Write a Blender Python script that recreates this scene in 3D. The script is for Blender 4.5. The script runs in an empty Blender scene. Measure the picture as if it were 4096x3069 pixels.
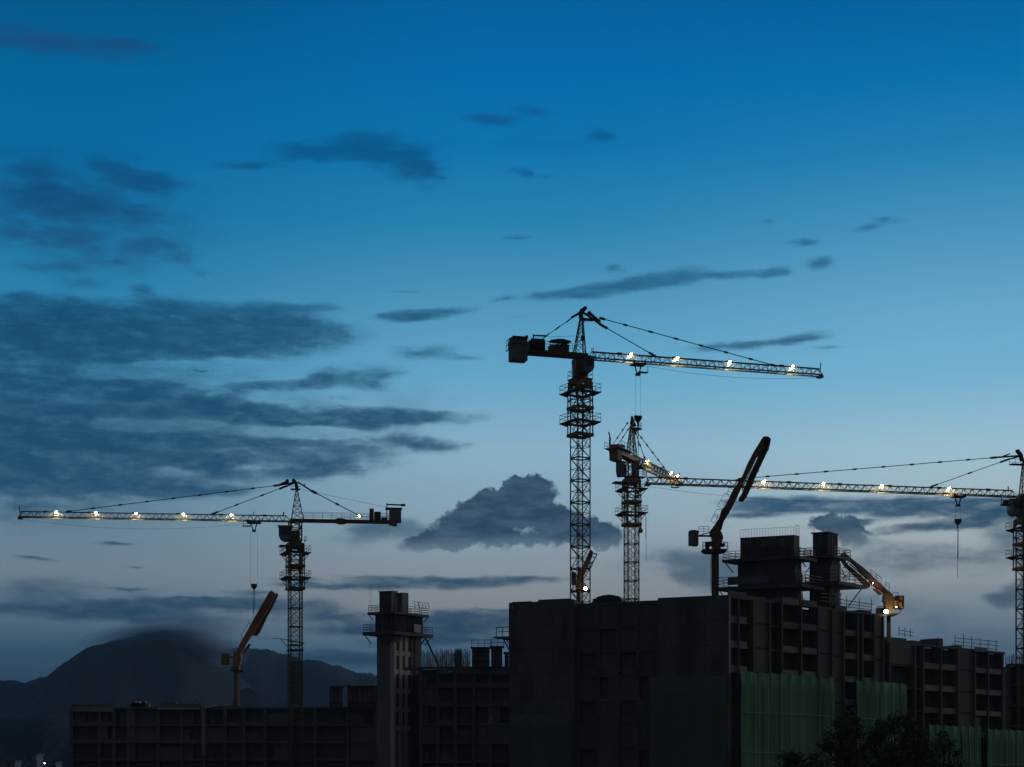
import bpy, math, random
from mathutils import Vector, Matrix
random.seed(7)
# ---------------------------------------------------------------- camera
CX, F, HZ, ZC = 2048.0, 7142.0, 3200.0, 15.0
sc = bpy.context.scene
cam = bpy.data.cameras.new('camera'); camo = bpy.data.objects.new('camera', cam)
sc.collection.objects.link(camo); sc.camera = camo
camo.location = (0, 0, ZC); camo.rotation_euler = (math.pi/2, 0, 0)
cam.sensor_width = 36; cam.lens = 36*F/4096
cam.shift_y = (HZ-1534.5)/4096          # view camera: level back, risen lens, so verticals stay upright
cam.clip_start = 1; cam.clip_end = 30000
sc.view_settings.view_transform = 'Standard'; sc.view_settings.look = 'None'
sc.view_settings.exposure = 0; sc.view_settings.gamma = 1
# ---------------------------------------------------------------- dusk sky
def lin(c):
    return tuple(((v/255)/12.92 if v/255 <= .04045 else ((v/255+.055)/1.055)**2.4) for v in c)
W = bpy.data.worlds.new('World'); sc.world = W; W.use_nodes = True
nt = W.node_tree; nt.nodes.clear(); N = nt.nodes; Lk = nt.links.new
def nd(t, **k):
    n = N.new(t)
    for a, b in k.items(): setattr(n, a, b)
    return n
def mth(op, a, b=None, c=None):
    n = nd('ShaderNodeMath', operation=op)
    for i, v in enumerate((a, b, c)):
        if v is None: continue
        if isinstance(v, (int, float)): n.inputs[i].default_value = v
        else: Lk(v, n.inputs[i])
    return n.outputs[0]
def smooth(v, a, b, lo=0.0, hi=1.0):
    n = nd('ShaderNodeMapRange', interpolation_type='SMOOTHSTEP')
    Lk(v, n.inputs[0]); n.inputs[1].default_value = a; n.inputs[2].default_value = b
    n.inputs[3].default_value = lo; n.inputs[4].default_value = hi
    return n.outputs[0]
tc = nd('ShaderNodeTexCoord'); sx = nd('ShaderNodeSeparateXYZ'); Lk(tc.outputs['Generated'], sx.inputs[0])
az = mth('MULTIPLY', mth('ARCTAN2', sx.outputs[0], sx.outputs[1]), 57.29578)
el = mth('MULTIPLY', mth('ARCSINE', sx.outputs[2]), 57.29578)
def AZ(px): return math.degrees(math.atan2(px-CX, F))
def EL(px, py): return math.degrees(math.atan2(HZ-py, math.hypot(px-CX, F)))
def uramp(stops, px):
    r = nd('ShaderNodeValToRGB'); r.color_ramp.interpolation = 'EASE'
    v = mth('DIVIDE', el, 30.0); Lk(v, r.inputs[0])
    e = r.color_ramp.elements
    st = sorted([(EL(px, py)/30.0, c) for py, c in stops])
    e[0].position = max(0, st[0][0]); e[0].color = (*lin(st[0][1]), 1)
    e[1].position = st[-1][0]; e[1].color = (*lin(st[-1][1]), 1)
    for p, c in st[1:-1]:
        k = e.new(p); k.color = (*lin(c), 1)
    r.color_ramp.interpolation = 'LINEAR'
    return r.outputs[0]
RL = [(3200,(26,44,62)),(2780,(36,60,84)),(2600,(50,82,104)),(2450,(84,110,130)),(2280,(108,126,140)),(2080,(98,126,146)),(1800,(88,134,160)),(1500,(74,136,172)),(1200,(46,124,168)),(900,(24,114,166)),(600,(4,104,160)),(300,(0,98,152)),(0,(0,84,136)),(-400,(0,62,110))]
RM = [(3200,(40,62,84)),(2780,(50,80,105)),(2600,(74,104,126)),(2450,(124,132,138)),(2300,(130,142,152)),(2080,(132,157,173)),(1800,(136,168,192)),(1500,(102,156,192)),(1200,(82,144,182)),(900,(44,128,177)),(600,(10,114,172)),(300,(0,104,168)),(0,(0,94,156)),(-400,(0,70,124))]
RR = [(3200,(56,76,96)),(2750,(70,94,118)),(2600,(78,102,124)),(2450,(110,126,140)),(2300,(138,150,158)),(2080,(160,173,180)),(1800,(152,182,200)),(1500,(118,166,200)),(1200,(104,158,194)),(900,(76,144,188)),(600,(38,124,178)),(300,(4,110,170)),(0,(0,97,158)),(-400,(0,72,126))]
def mixc(f, a, b, mode='MIX'):
    n = nd('ShaderNodeMix', data_type='RGBA', blend_type=mode)
    if isinstance(f, (int, float)): n.inputs[0].default_value = f
    else: Lk(f, n.inputs[0])
    for i, v in ((6, a), (7, b)):
        if isinstance(v, tuple): n.inputs[i].default_value = v
        else: Lk(v, n.inputs[i])
    return n.outputs[2]
cl, cm_, cr = uramp(RL, 300), uramp(RM, 2048), uramp(RR, 3800)
bg = mixc(smooth(az, AZ(200), AZ(2048)), cl, cm_)
bg = mixc(smooth(az, AZ(2048), AZ(3900)), bg, cr)
bg = mixc(smooth(el, 6, 16), bg, mixc(1.0, bg, (.82, 1.0, .975, 1), 'MULTIPLY'))
bg = mixc(smooth(el, 4, 13), mixc(1.0, bg, (1.16, 1.14, 1.12, 1), 'MULTIPLY'), mixc(smooth(el, 13, 18), mixc(1.0, bg, (1.16, 1.14, 1.12, 1), 'MULTIPLY'), bg))
# warped coordinates in degrees of azimuth and elevation
comb = nd('ShaderNodeCombineXYZ'); Lk(az, comb.inputs[0]); Lk(el, comb.inputs[1])
def noise(scale, sxy, detail, rough=.55, w=0.0):
    m = nd('ShaderNodeMapping'); Lk(comb.outputs[0], m.inputs[0]); m.inputs['Scale'].default_value = (sxy[0], sxy[1], 1)
    m.inputs['Location'].default_value = (w, w*.7, 0)
    n = nd('ShaderNodeTexNoise'); Lk(m.outputs[0], n.inputs[0]); n.inputs['Scale'].default_value = scale
    n.inputs['Detail'].default_value = detail; n.inputs['Roughness'].default_value = rough
    return n
def warp(n, amt):
    a = nd('ShaderNodeVectorMath', operation='SUBTRACT'); Lk(n.outputs['Color'], a.inputs[0]); a.inputs[1].default_value = (.5, .5, .5)
    b = nd('ShaderNodeVectorMath', operation='MULTIPLY'); Lk(a.outputs[0], b.inputs[0]); b.inputs[1].default_value = amt
    c = nd('ShaderNodeVectorMath', operation='ADD'); Lk(comb.outputs[0], c.inputs[0]); Lk(b.outputs[0], c.inputs[1])
    return c.outputs[0]
wp = warp(noise(1.0, (.55, 1.5), 5, .6), (2.2, .38, 0))
wsoft = warp(noise(.5, (.5, 1.2), 3, .5, 4.0), (3.0, 1.2, 0))
wcum = warp(noise(1.0, (1.6, 1.6), 7, .62, 9.0), (1.1, 1.0, 0))
def blobs(vec, lst, kind='SPHERICAL', grow=1.12):
    acc = None
    for (px, py, rx, ry, rot, s) in lst:
        m = nd('ShaderNodeMapping', vector_type='TEXTURE'); Lk(vec, m.inputs[0])
        m.inputs['Location'].default_value = (AZ(px), EL(px, py), 0)
        m.inputs['Rotation'].default_value = (0, 0, math.radians(rot))
        k = 57.3/F*grow; m.inputs['Scale'].default_value = (rx*k*math.cos(math.radians(AZ(px)))**2, ry*k, 1)
        g = nd('ShaderNodeTexGradient', gradient_type=kind); Lk(m.outputs[0], g.inputs[0])
        acc = mth('MULTIPLY', g.outputs['Fac'], s) if acc is None else mth('MULTIPLY_ADD', g.outputs['Fac'], s, acc)
    return acc
CR = [ # crisp stratus: px, py, rx, ry, rot, strength (negative: gaps)
 (820,1478,520,50,-2,-2.6),(420,1500,240,36,0,-1.2),(520,1706,360,26,2,-1.3),(1250,1590,300,24,0,-.9),(1150,1735,200,24,0,-.9),(1330,1725,160,24,0,-.8),(900,1795,160,20,0,-.7),(1010,1870,130,18,0,-.8),(300,1600,260,24,0,-.8),(700,1880,160,16,0,-.6),
 (150,165,420,48,-2,1.6),(480,175,280,26,-1,1.0),
 (1330,600,330,50,3,1.5),(1000,662,150,26,3,1.2),(1560,615,210,70,-10,1.5),(1680,690,90,60,-20,1.0),
 (1985,478,120,34,0,.9),(2130,440,130,30,-10,.45),(2390,535,80,28,-4,1.1),(2080,690,60,22,-6,.6),(2190,700,60,12,0,.5),(1745,708,40,14,0,.7),
 (440,660,200,34,-10,1.1),(540,705,260,34,-8,.9),(260,760,200,40,-12,.8),(120,680,240,50,0,.5),(600,760,200,40,-12,.6),
 (170,820,330,80,-3,1.15),(480,820,240,60,-14,.7),(60,930,200,60,-6,.9),(270,955,240,48,-8,1.05),(560,985,90,45,0,1.0),(690,1010,120,55,-14,1.25),
 (220,1068,160,34,0,1.0),(620,1210,160,20,-6,.5),(330,1130,200,30,4,.4),(460,1045,70,20,0,.8),(560,1160,90,42,-12,.8),(90,1186,90,22,-4,.9),(800,1090,60,20,0,.4),
 (240,1225,130,40,4,1.5),(110,1310,560,100,0,3.6),(520,1325,600,100,0,4.0),(950,1305,440,85,-2,2.8),(1180,1230,260,26,1,.9),(700,1400,560,60,2,1.4),(1230,1310,220,50,-8,1.0),(400,1420,500,40,0,1.2),
 (150,1500,330,130,0,.8),(60,1750,420,300,0,2.0),
 (620,1560,420,55,-6,1.2),(1050,1540,330,60,0,1.0),(1330,1510,280,50,4,1.2),(1500,1530,120,45,-4,.8),
 (500,1600,360,60,-4,1.3),(900,1650,560,42,-3,1.6),(1300,1665,460,34,0,1.6),(1640,1668,260,22,0,1.2),
 (420,1760,520,110,-3,1.4),(800,1760,360,60,0,1.0),(1150,1780,380,70,4,1.15),(1390,1820,240,60,2,1.2),(850,1850,420,60,0,1.4),(1180,1890,330,42,3,1.2),(300,1920,560,70,0,1.5),(700,1950,360,32,2,.9),
 (1620,1760,150,40,-8,.9),(1740,1780,150,24,-2,.8),(1540,1690,120,40,0,.4),
 (1700,1412,150,34,0,.95),(1880,1432,120,16,2,.5),
 (1620,1268,130,26,4,1.1),(1770,1250,160,22,5,1.3),(1990,1197,70,16,2,.9),(2090,1270,90,8,6,.3),
 (2290,1172,220,26,4,1.3),(2500,1140,220,36,9,1.6),(2700,1110,220,36,3,1.6),(2930,1100,200,20,2,1.2),(3095,1082,70,24,0,1.5),(2430,1075,70,26,10,.8),(2180,1188,110,10,4,.7),
 (3285,1052,90,24,4,1.2),(3215,972,70,18,0,.8),(3480,910,110,18,2,.7),(3550,880,110,14,-8,.6),(3095,888,60,14,4,.5),(2070,950,80,12,2,.6),
 (2900,1385,200,20,2,.9),(3130,1365,250,22,6,.9),(3300,1392,110,12,0,.5),(1600,1165,130,8,0,.5),
 (3250,2012,330,20,0,1.2),(3080,2005,260,20,0,1.0),(3560,2030,160,26,3,1.2),(3180,2040,240,15,0,.9),(3350,2045,200,12,0,.8),(3780,2020,330,26,-2,1.2),(3850,2040,340,30,-2,1.6),(4020,2040,180,50,0,1.2),(3620,2040,110,14,0,.9),(3570,2062,140,10,0,.8),(3450,2088,160,10,0,.6),(3760,2100,240,18,4,1.4),(3900,2098,150,16,0,1.2),(3450,2100,70,10,0,.5),(3030,2060,130,9,0,.4),
 (2960,2065,140,14,0,.5),(3060,2035,160,12,0,.5),(3950,2035,140,60,0,.8),
 (1650,2318,360,16,0,.9),(1870,2330,300,18,0,1.1),(2080,2318,200,12,-2,.9),(1500,2345,420,16,0,.9),(1290,2345,260,9,0,.7),(1180,2320,180,7,0,.4),
 (560,2410,420,20,2,.9),(300,2440,560,20,0,.8),(860,2422,460,24,2,1.2),(500,2470,560,26,0,.9),(1250,2440,200,22,0,.8),(1000,2375,110,12,0,.9),
 (1850,2458,200,20,0,.8),(1900,2490,260,28,2,1.6),(1720,2500,260,34,0,1.2),(1980,2440,120,10,0,.7),(1330,2470,240,24,0,.8),(1420,2520,260,20,0,1.0),(1800,2560,400,50,0,1.2),
 (460,2178,110,8,0,.9),(130,2236,130,9,-2,.7),(500,2360,140,9,0,.6),(900,2400,160,10,0,.6),(560,2272,40,5,0,.4),(2040,2660,300,40,0,.4),
]
SF = [ # broad soft banks
 (330,790,600,230,-6,.8),(300,1010,500,130,0,.35),(600,1480,800,200,0,.5),(350,1650,800,230,0,.4),(250,1800,760,330,0,1.0),(1100,1750,600,230,0,.5),(120,1330,500,160,0,.7),
 (1520,2120,170,60,0,1.3),(1420,2180,120,50,0,.5),
 (3800,2240,760,70,0,.6),(3500,2190,420,44,-6,.5),(3450,2440,560,90,0,.55),(3000,2300,700,120,0,.40),(2750,2230,420,90,0,.30),(3900,2560,420,90,0,.4),
 (2800,2290,170,70,-3,1.3),(2920,2290,170,70,0,.9),(4085,2370,90,60,0,1.5),(4040,2150,130,120,0,.8),(4080,2060,120,90,0,.7),
 (120,2370,300,80,8,.7),(450,2370,500,50,0,.35),(1420,2640,300,50,0,1.6),(700,2560,900,110,0,.35),(1700,1620,300,200,0,.25),
 (2250,2440,500,40,0,-.2),(1300,2240,700,60,0,-.3),(1780,2390,400,40,0,-.5),
 (1620,640,240,120,-14,.35),(2150,560,420,60,4,.28),(2700,560,900,30,2,.12),
]
CU = [ # billowing cumulus with a flat foot
 (1740,2160,150,50,8,1.6),(1860,2100,150,80,20,2.2),(1990,2060,130,95,10,2.4),(1955,2000,60,45,0,1.4),(2070,1975,75,62,0,2.4),(2065,1925,50,34,0,2.0),(2130,1950,60,45,-20,1.8),(2175,2000,60,75,-30,1.8),(2170,2080,110,60,0,1.2),(2290,2110,170,66,-18,1.9),(2400,2140,130,56,-10,1.6),(2030,2160,400,40,0,1.5),
 (3360,2118,110,48,-8,2.0),(3420,2150,90,60,-30,1.0),(3490,2135,60,16,0,.6),(3250,2105,50,20,0,.6),
 
]
n1 = noise(1.0, (.7, 2.2), 8, .62, 2.0); n2 = noise(1.5, (.62, 1.9), 9, .6, 7.0)
fb = mth('SUBTRACT', n1.outputs['Fac'], .5)
fb2 = mth('SUBTRACT', n2.outputs['Fac'], .5)
def soften(x, k, p):                 # thin edges, dense cores
    e = mth('EXPONENT', mth('MULTIPLY', mth('MAXIMUM', x, 0.0), -k)); return mth('POWER', mth('SUBTRACT', 1.0, e), p)
bc = blobs(wp, [(a_, b_, c_, d_*(1.3 if d_ < 36 and b_ > 1500 else 1.0), e_, f_*(1.9 if d_ < 36 and b_ > 1500 else 1.35)) for a_, b_, c_, d_, e_, f_ in CR], 'QUADRATIC_SPHERE', 1.5)
tex = mth('MULTIPLY_ADD', fb, 1.7, mth('MULTIPLY', fb2, 1.15))
def dens(b, g, a, t, lo, hi):          # saturating coverage broken up by noise
    c = mth('MULTIPLY', soften(b, g, 1.0), a)
    return smooth(mth('ADD', c, mth('MULTIPLY', t, mth('MINIMUM', mth('MULTIPLY_ADD', b, 1.6, .25), 1.0))), lo, hi)
d1 = dens(bc, 1.35, 1.25, tex, .05, 1.28)
d2 = dens(blobs(wsoft, SF), 1.3, 1.1, mth('MULTIPLY', fb, 1.3), .06, 1.0)
n3 = noise(2.4, (1, 1), 8, .66, 3.0)
d3 = dens(blobs(wcum, CU), 1.7, 1.35, mth('MULTIPLY', mth('SUBTRACT', n3.outputs['Fac'], .5), 1.1), .28, 1.0)
CC = [(3200,(20,38,58)),(2700,(28,54,82)),(2550,(42,72,98)),(2350,(54,88,108)),(2150,(46,84,106)),(2000,(42,88,118)),(1800,(34,84,114)),(1500,(32,86,116)),(1300,(22,76,108)),(1100,(40,102,136)),(900,(24,82,122)),(620,(4,88,134)),(400,(22,88,134)),(170,(34,78,124)),(0,(20,78,120)),(-400,(0,50,90))]
cc = mixc(1.0, uramp(CC, 2048), (.56, .74, .86, 1), 'MULTIPLY')
ccd = mixc(1.0, cc, (.80, .82, .86, 1), 'MULTIPLY')
ccv = mixc(smooth(n2.outputs['Fac'], .42, .80, 0.0, .34), cc, bg)       # thinner, lighter parts inside the cloud
col = mixc(mth('MULTIPLY', d2, .74), bg, cc)
col = mixc(mth('MULTIPLY', d1, smooth(el, 12, 17, .95, .80)), col, ccv)
cum = mixc(smooth(n1.outputs['Fac'], .35, .68), (*lin((26,54,82)), 1), (*lin((56,86,110)), 1))
foot = smooth(el, EL(2048, 2240), EL(2048, 2120))                        # the cumulus foot dissolves downwards
col = mixc(mth('MULTIPLY', mth('MULTIPLY', d3, .94), mth('MULTIPLY_ADD', foot, .6, .4)), col, cum)
# brightness varies a little in the clear air, and the sky behind the camera (night side) is dark
fade = smooth(mth('ABSOLUTE', az), 28, 100, 1.0, .0)
night = mixc(smooth(el, 0, 80), (.039, .040, .044, 1), (.016, .021, .031, 1))
col = mixc(fade, night, col)
col = mixc(smooth(el, -3.0, -.2), (.006, .007, .009, 1), col)
bgn = nd('ShaderNodeBackground'); Lk(col, bgn.inputs[0]); bgn.inputs[1].default_value = 1.13
wo = nd('ShaderNodeOutputWorld'); Lk(bgn.outputs[0], wo.inputs[0])
# ---------------------------------------------------------------- last warm glow from the right
sun = bpy.data.lights.new('sun', 'SUN'); sun.energy = .40; sun.angle = math.radians(12); sun.color = (1, .86, .70)
suno = bpy.data.objects.new('sun', sun); sc.collection.objects.link(suno)
suno.rotation_euler = Vector((-.82, -.50, -.13)).to_track_quat('-Z', 'Y').to_euler()
# ---------------------------------------------------------------- materials
def mat(name, c1, c2=None, rough=.7, metal=0, nscale=1.5, emit=None, stretch=(1,1,1), bump=0):
    m = bpy.data.materials.new(name); m.use_nodes = True; t = m.node_tree; b = t.nodes['Principled BSDF']
    b.inputs['Roughness'].default_value = rough; b.inputs['Metallic'].default_value = metal
    b.inputs['Base Color'].default_value = (*c1, 1)
    if c2:
        tcn = t.nodes.new('ShaderNodeTexCoord'); mp = t.nodes.new('ShaderNodeMapping'); mp.inputs['Scale'].default_value = stretch
        nz = t.nodes.new('ShaderNodeTexNoise'); nz.inputs['Scale'].default_value = nscale; nz.inputs['Detail'].default_value = 6
        cr_ = t.nodes.new('ShaderNodeValToRGB'); cr_.color_ramp.elements[0].position = .35; cr_.color_ramp.elements[1].position = .65
        cr_.color_ramp.elements[0].color = (*c1, 1); cr_.color_ramp.elements[1].color = (*c2, 1)
        t.links.new(tcn.outputs['Object'], mp.inputs[0]); t.links.new(mp.outputs[0], nz.inputs[0])
        t.links.new(nz.outputs['Fac'], cr_.inputs[0]); t.links.new(cr_.outputs[0], b.inputs['Base Color'])
        if bump:
            bp = t.nodes.new('ShaderNodeBump'); bp.inputs['Strength'].default_value = bump
            t.links.new(nz.outputs['Fac'], bp.inputs['Height']); t.links.new(bp.outputs[0], b.inputs['Normal'])
    if emit:
        b.inputs['Emission Color'].default_value = (*emit[0], 1); b.inputs['Emission Strength'].default_value = emit[1]
    return m
M = dict(
 conc=mat('concrete', (.12,.12,.12), (.21,.208,.20), .9, nscale=.35, stretch=(1,1,.4), bump=.2),
 concL=mat('pale_concrete', (.22,.22,.215), (.30,.295,.285), .9, nscale=.6, stretch=(1,1,.4), bump=.2),
 concD=mat('dark_concrete', (.14,.14,.14), (.18,.178,.172), .95, nscale=.4, stretch=(1,1,.5), bump=.2),
 form=mat('formwork_panel', (.10,.10,.10), (.18,.17,.15), .8, nscale=.9, stretch=(1,1,.3)),
 concT=mat('lit_side_concrete', (.62,.59,.53), (.72,.68,.61), .9, nscale=.6, stretch=(1,1,.4)),  # tower's right face: light from the right put into the colour
 bar=mat('galvanised_bar', (.45,.43,.42), (.55,.5,.48), .7, nscale=2),
 boom=mat('brown_boom_paint', (.24,.17,.13), (.32,.24,.19), .55, nscale=1.1),
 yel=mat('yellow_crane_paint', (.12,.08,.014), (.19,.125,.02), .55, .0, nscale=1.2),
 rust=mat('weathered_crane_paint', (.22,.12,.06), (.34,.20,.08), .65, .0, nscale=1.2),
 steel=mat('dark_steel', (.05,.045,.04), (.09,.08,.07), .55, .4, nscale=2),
 rope=mat('wire_rope', (.05,.05,.05), (.08,.08,.08), .6, .3, nscale=8),
 red=mat('red_boom_paint', (.34,.12,.07), (.42,.18,.11), .5, .0, nscale=1.1),
 cab=mat('cab_panel', (.20,.21,.24), (.26,.27,.30), .5, .0, nscale=2),
 glass=mat('tinted_glass', (.05,.06,.08), None, .12, .0),
 cw=mat('cast_counterweight', (.20,.19,.17), (.28,.27,.24), .9, nscale=1.5),
 net=mat('green_netting', (.08,.18,.125), (.14,.37,.21), .95, nscale=.30, stretch=(1.0,1.0,.012)),
 netd=mat('dark_green_netting', (.12,.155,.14), (.15,.19,.17), .95, nscale=.5, stretch=(1.6,1.6,.02)),
 ply=mat('plywood', (.16,.12,.08), (.22,.17,.11), .9, nscale=1),
 sheet=mat('white_sheet', (.55,.56,.58), (.68,.68,.68), .8, nscale=1),
 leaf=mat('leaves', (.08,.095,.07), (.12,.14,.10), .8, nscale=1),
 bark=mat('bark', (.05,.035,.025), (.08,.06,.045), .95, nscale=4),
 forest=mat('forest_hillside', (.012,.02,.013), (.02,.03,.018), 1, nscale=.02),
 earth=mat('ground_earth', (.06,.05,.04), (.10,.085,.065), 1, nscale=.05),
 lamp=mat('lamp_glass_lit', (.9,.9,.9), None, .4, emit=((1,.95,.85), 60)),
 tile=mat('house_render', (.17,.19,.23), (.22,.24,.28), .9, nscale=.5),
 stripe=mat('yellow_panel', (.55,.35,.05), (.65,.42,.06), .5, nscale=1),
)
# ---------------------------------------------------------------- mesh helpers
col0 = sc.collection
class MB:
    def __init__(s, M4=None): s.v = []; s.f = []; s.M = M4
    def add(s, vs, fs):
        b = len(s.v); s.v += [tuple(s.M @ Vector(v)) if s.M else tuple(v) for v in vs]
        s.f += [tuple(b+i for i in f) for f in fs]
    def hexa(s, p):
        s.add(p, [(0,3,2,1),(4,5,6,7),(0,1,5,4),(1,2,6,5),(2,3,7,6),(3,0,4,7)])
    def box(s, x0, x1, y0, y1, z0, z1):
        s.hexa([(x0,y0,z0),(x1,y0,z0),(x1,y1,z0),(x0,y1,z0),(x0,y0,z1),(x1,y0,z1),(x1,y1,z1),(x0,y1,z1)])
    def bar(s, p, q, w, h=None):
        p = Vector(p); q = Vector(q); d = q-p
        if d.length < 1e-5: return
        d.normalize(); up = Vector((0,0,1)) if abs(d.z) < .95 else Vector((1,0,0))
        a = d.cross(up).normalized()*(w/2); b = a.cross(d).normalized()*((h or w)/2)
        s.hexa([p-a-b, p+a-b, p+a+b, p-a+b, q-a-b, q+a-b, q+a+b, q-a+b])
    def tube(s, p, q, r, n=8, r2=None):
        p = Vector(p); q = Vector(q); d = (q-p).normalized(); up = Vector((0,0,1)) if abs(d.z) < .95 else Vector((1,0,0))
        a = d.cross(up).normalized(); b = a.cross(d); r2 = r if r2 is None else r2
        vs = []; 
        for c, rr in ((p, r), (q, r2)):
            for i in range(n):
                t = 2*math.pi*i/n; vs.append(c+a*math.cos(t)*rr+b*math.sin(t)*rr)
        fs = [(i, (i+1) % n, n+(i+1) % n, n+i) for i in range(n)]+[tuple(range(n-1,-1,-1)), tuple(range(n, 2*n))]
        s.add(vs, fs)
    def plate(s, pts, depth):      # pts: 3-D outline, depth: extrusion vector (centred)
        h = Vector(depth)/2; n = len(pts); pts = [Vector(p) for p in pts]
        vs = [p-h for p in pts]+[p+h for p in pts]
        s.add(vs, [tuple(range(n)), tuple(range(2*n-1, n-1, -1))]+[(i, n+i, n+(i+1) % n, (i+1) % n) for i in range(n)])
    def ball(s, c, r, n=8, m=5):
        vs = []; c = Vector(c)
        for j in range(m+1):
            ph = math.pi*j/m
            for i in range(n):
                t = 2*math.pi*i/n; vs.append(c+Vector((math.sin(ph)*math.cos(t), math.sin(ph)*math.sin(t), math.cos(ph)))*r)
        s.add(vs, [(j*n+i, (j+1)*n+i, (j+1)*n+(i+1) % n, j*n+(i+1) % n) for j in range(m) for i in range(n)])
    def build(s, name, m, parent=None, label=None, smooth=False, loc=None):
        me = bpy.data.meshes.new(name); me.from_pydata(s.v, [], s.f); me.validate(); me.update()
        import bmesh
        b = bmesh.new(); b.from_mesh(me); bmesh.ops.recalc_face_normals(b, faces=b.faces); b.to_mesh(me); b.free()
        if isinstance(m, (list, tuple)):
            for k in m: me.materials.append(M[k])
        else: me.materials.append(M[m])
        if smooth:
            for p in me.polygons: p.use_smooth = True
        o = bpy.data.objects.new(name, me); col0.objects.link(o)
        if parent: o.parent = parent
        if loc: o.location = loc
        if label: o['label'] = label
        return o
def thing(name, label, cat, loc=(0,0,0), group=None):
    o = bpy.data.objects.new(name, None); col0.objects.link(o); o.location = loc
    o['label'] = label; o['category'] = cat
    if group: o['group'] = group
    return o
def tag(o, label, cat, group=None):
    o['label'] = label; o['category'] = cat
    if group: o['group'] = group
def struct(o, kind='structure'): o['kind'] = kind; return o
def at(px, py, Y): return Vector(((px-CX)/F*Y, Y, ZC+(HZ-py)/F*Y))
def railing(mb, pts, h=1.1, sp=1.2, r=.05, bars=2):
    pts = [Vector(p) for p in pts]; up = Vector((0,0,h))
    for a, b in zip(pts, pts[1:]):
        for k in range(bars): 
            o = up*((k+1)/bars); mb.bar(a+o, b+o, r)
        n = max(1, round((b-a).length/sp))
        for i in range(n+1):
            c = a.lerp(b, i/n); mb.bar(c, c+up, r)
# ---------------------------------------------------------------- ground and hills
g = MB(); S = 9000
g.add([(-S,-800,0),(S,-800,0),(S,9000,0),(-S,9000,0)], [(0,1,2,3)])
struct(g.build('ground', 'earth'))
def ridge(name, prof, Y, depth_f, depth_b, seed, bump, base=0):
    rnd = random.Random(seed); xs = []; step = 5 if Y > 1500 else 8
    px = prof[0][0]
    while px <= prof[-1][0]:
        for (a, b) in zip(prof, prof[1:]):
            if a[0] <= px <= b[0]:
                t = (px-a[0])/(b[0]-a[0]); y = a[1]+(b[1]-a[1])*t; break
        xs.append((px, y)); px += step
    mb = MB(); rows = []
    R = 26
    nz = [rnd.uniform(-1, 1) for _ in range(len(xs)*R+R)]
    for i, (px, y) in enumerate(xs):
        top = at(px, y, Y); row = []
        for j in range(R):
            u = j/(R-1)*2-1          # -1 front foot, 0 crest, 1 back foot
            yy = top.y+(u*depth_f if u < 0 else u*depth_b)
            hgt = (top.z-base)*(.5+.5*math.cos(math.pi*u))**(.9)*(1+.04*math.sin(i*.09+j*.9)*min(1,abs(u)*3))+base
            if abs(u) < .96: hgt += nz[i*R+j]*bump*(.35 if abs(u) > .1 else .8) + bump*.5*math.sin(i*.31+j*.8)
            row.append((top.x*(1+u*.02), yy, max(hgt, base-1)))
        rows.append(row)
    vs = [v for r in rows for v in r]
    fs = [(i*R+j, (i+1)*R+j, (i+1)*R+j+1, i*R+j+1) for i in range(len(rows)-1) for j in range(R-1)]
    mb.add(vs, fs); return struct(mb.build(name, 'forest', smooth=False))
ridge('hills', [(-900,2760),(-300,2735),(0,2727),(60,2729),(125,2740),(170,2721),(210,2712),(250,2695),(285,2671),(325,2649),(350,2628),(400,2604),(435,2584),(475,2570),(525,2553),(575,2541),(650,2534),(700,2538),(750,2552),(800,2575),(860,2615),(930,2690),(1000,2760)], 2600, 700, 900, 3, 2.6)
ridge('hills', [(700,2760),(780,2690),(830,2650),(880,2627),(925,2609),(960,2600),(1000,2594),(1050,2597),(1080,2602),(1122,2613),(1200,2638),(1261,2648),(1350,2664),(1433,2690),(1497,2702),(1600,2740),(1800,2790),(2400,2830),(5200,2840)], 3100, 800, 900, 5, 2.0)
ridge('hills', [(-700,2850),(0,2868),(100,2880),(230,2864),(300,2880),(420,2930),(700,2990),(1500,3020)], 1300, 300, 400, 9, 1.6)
# ---------------------------------------------------------------- buildings
R_ = math.radians
DL = Vector((-math.cos(R_(22)), math.sin(R_(22)), 0))     # towards the left, slightly away
DR = Vector((math.cos(R_(42)), math.sin(R_(42)), 0))      # towards the right, away
UP = Vector((0,0,1))
def s_at(o, d, px):
    u = (px-CX)/F; return (u*o.y-o.x)/(d.x-u*d.y)
def zat(py, y): return ZC+(HZ-py)/F*y
class Frame:
    """facade frame: s along the facade, a into the building, z up"""
    def __init__(s, px, Y, d, n=None):
        s.o = Vector(((px-CX)/F*Y, Y, 0)); s.d = d.normalized()
        s.n = n.normalized() if n else Vector((-s.d.y, s.d.x, 0)) if s.d.x > 0 else Vector((s.d.y, -s.d.x, 0))
    def s(self, px): return s_at(self.o, self.d, px)
    def P(self, s, a, z): return self.o+self.d*s+self.n*a+UP*z
    def z(self, py, s): return zat(py, (self.o+self.d*s).y)
    def box(self, mb, s0, s1, a0, a1, z0, z1):
        P = self.P
        mb.hexa([P(s0,a0,z0),P(s1,a0,z0),P(s1,a1,z0),P(s0,a1,z0),P(s0,a0,z1),P(s1,a0,z1),P(s1,a1,z1),P(s0,a1,z1)])
def part_of(root):
    return MB(Matrix.Translation(-root.location))
rnd = random.Random(11)
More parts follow.
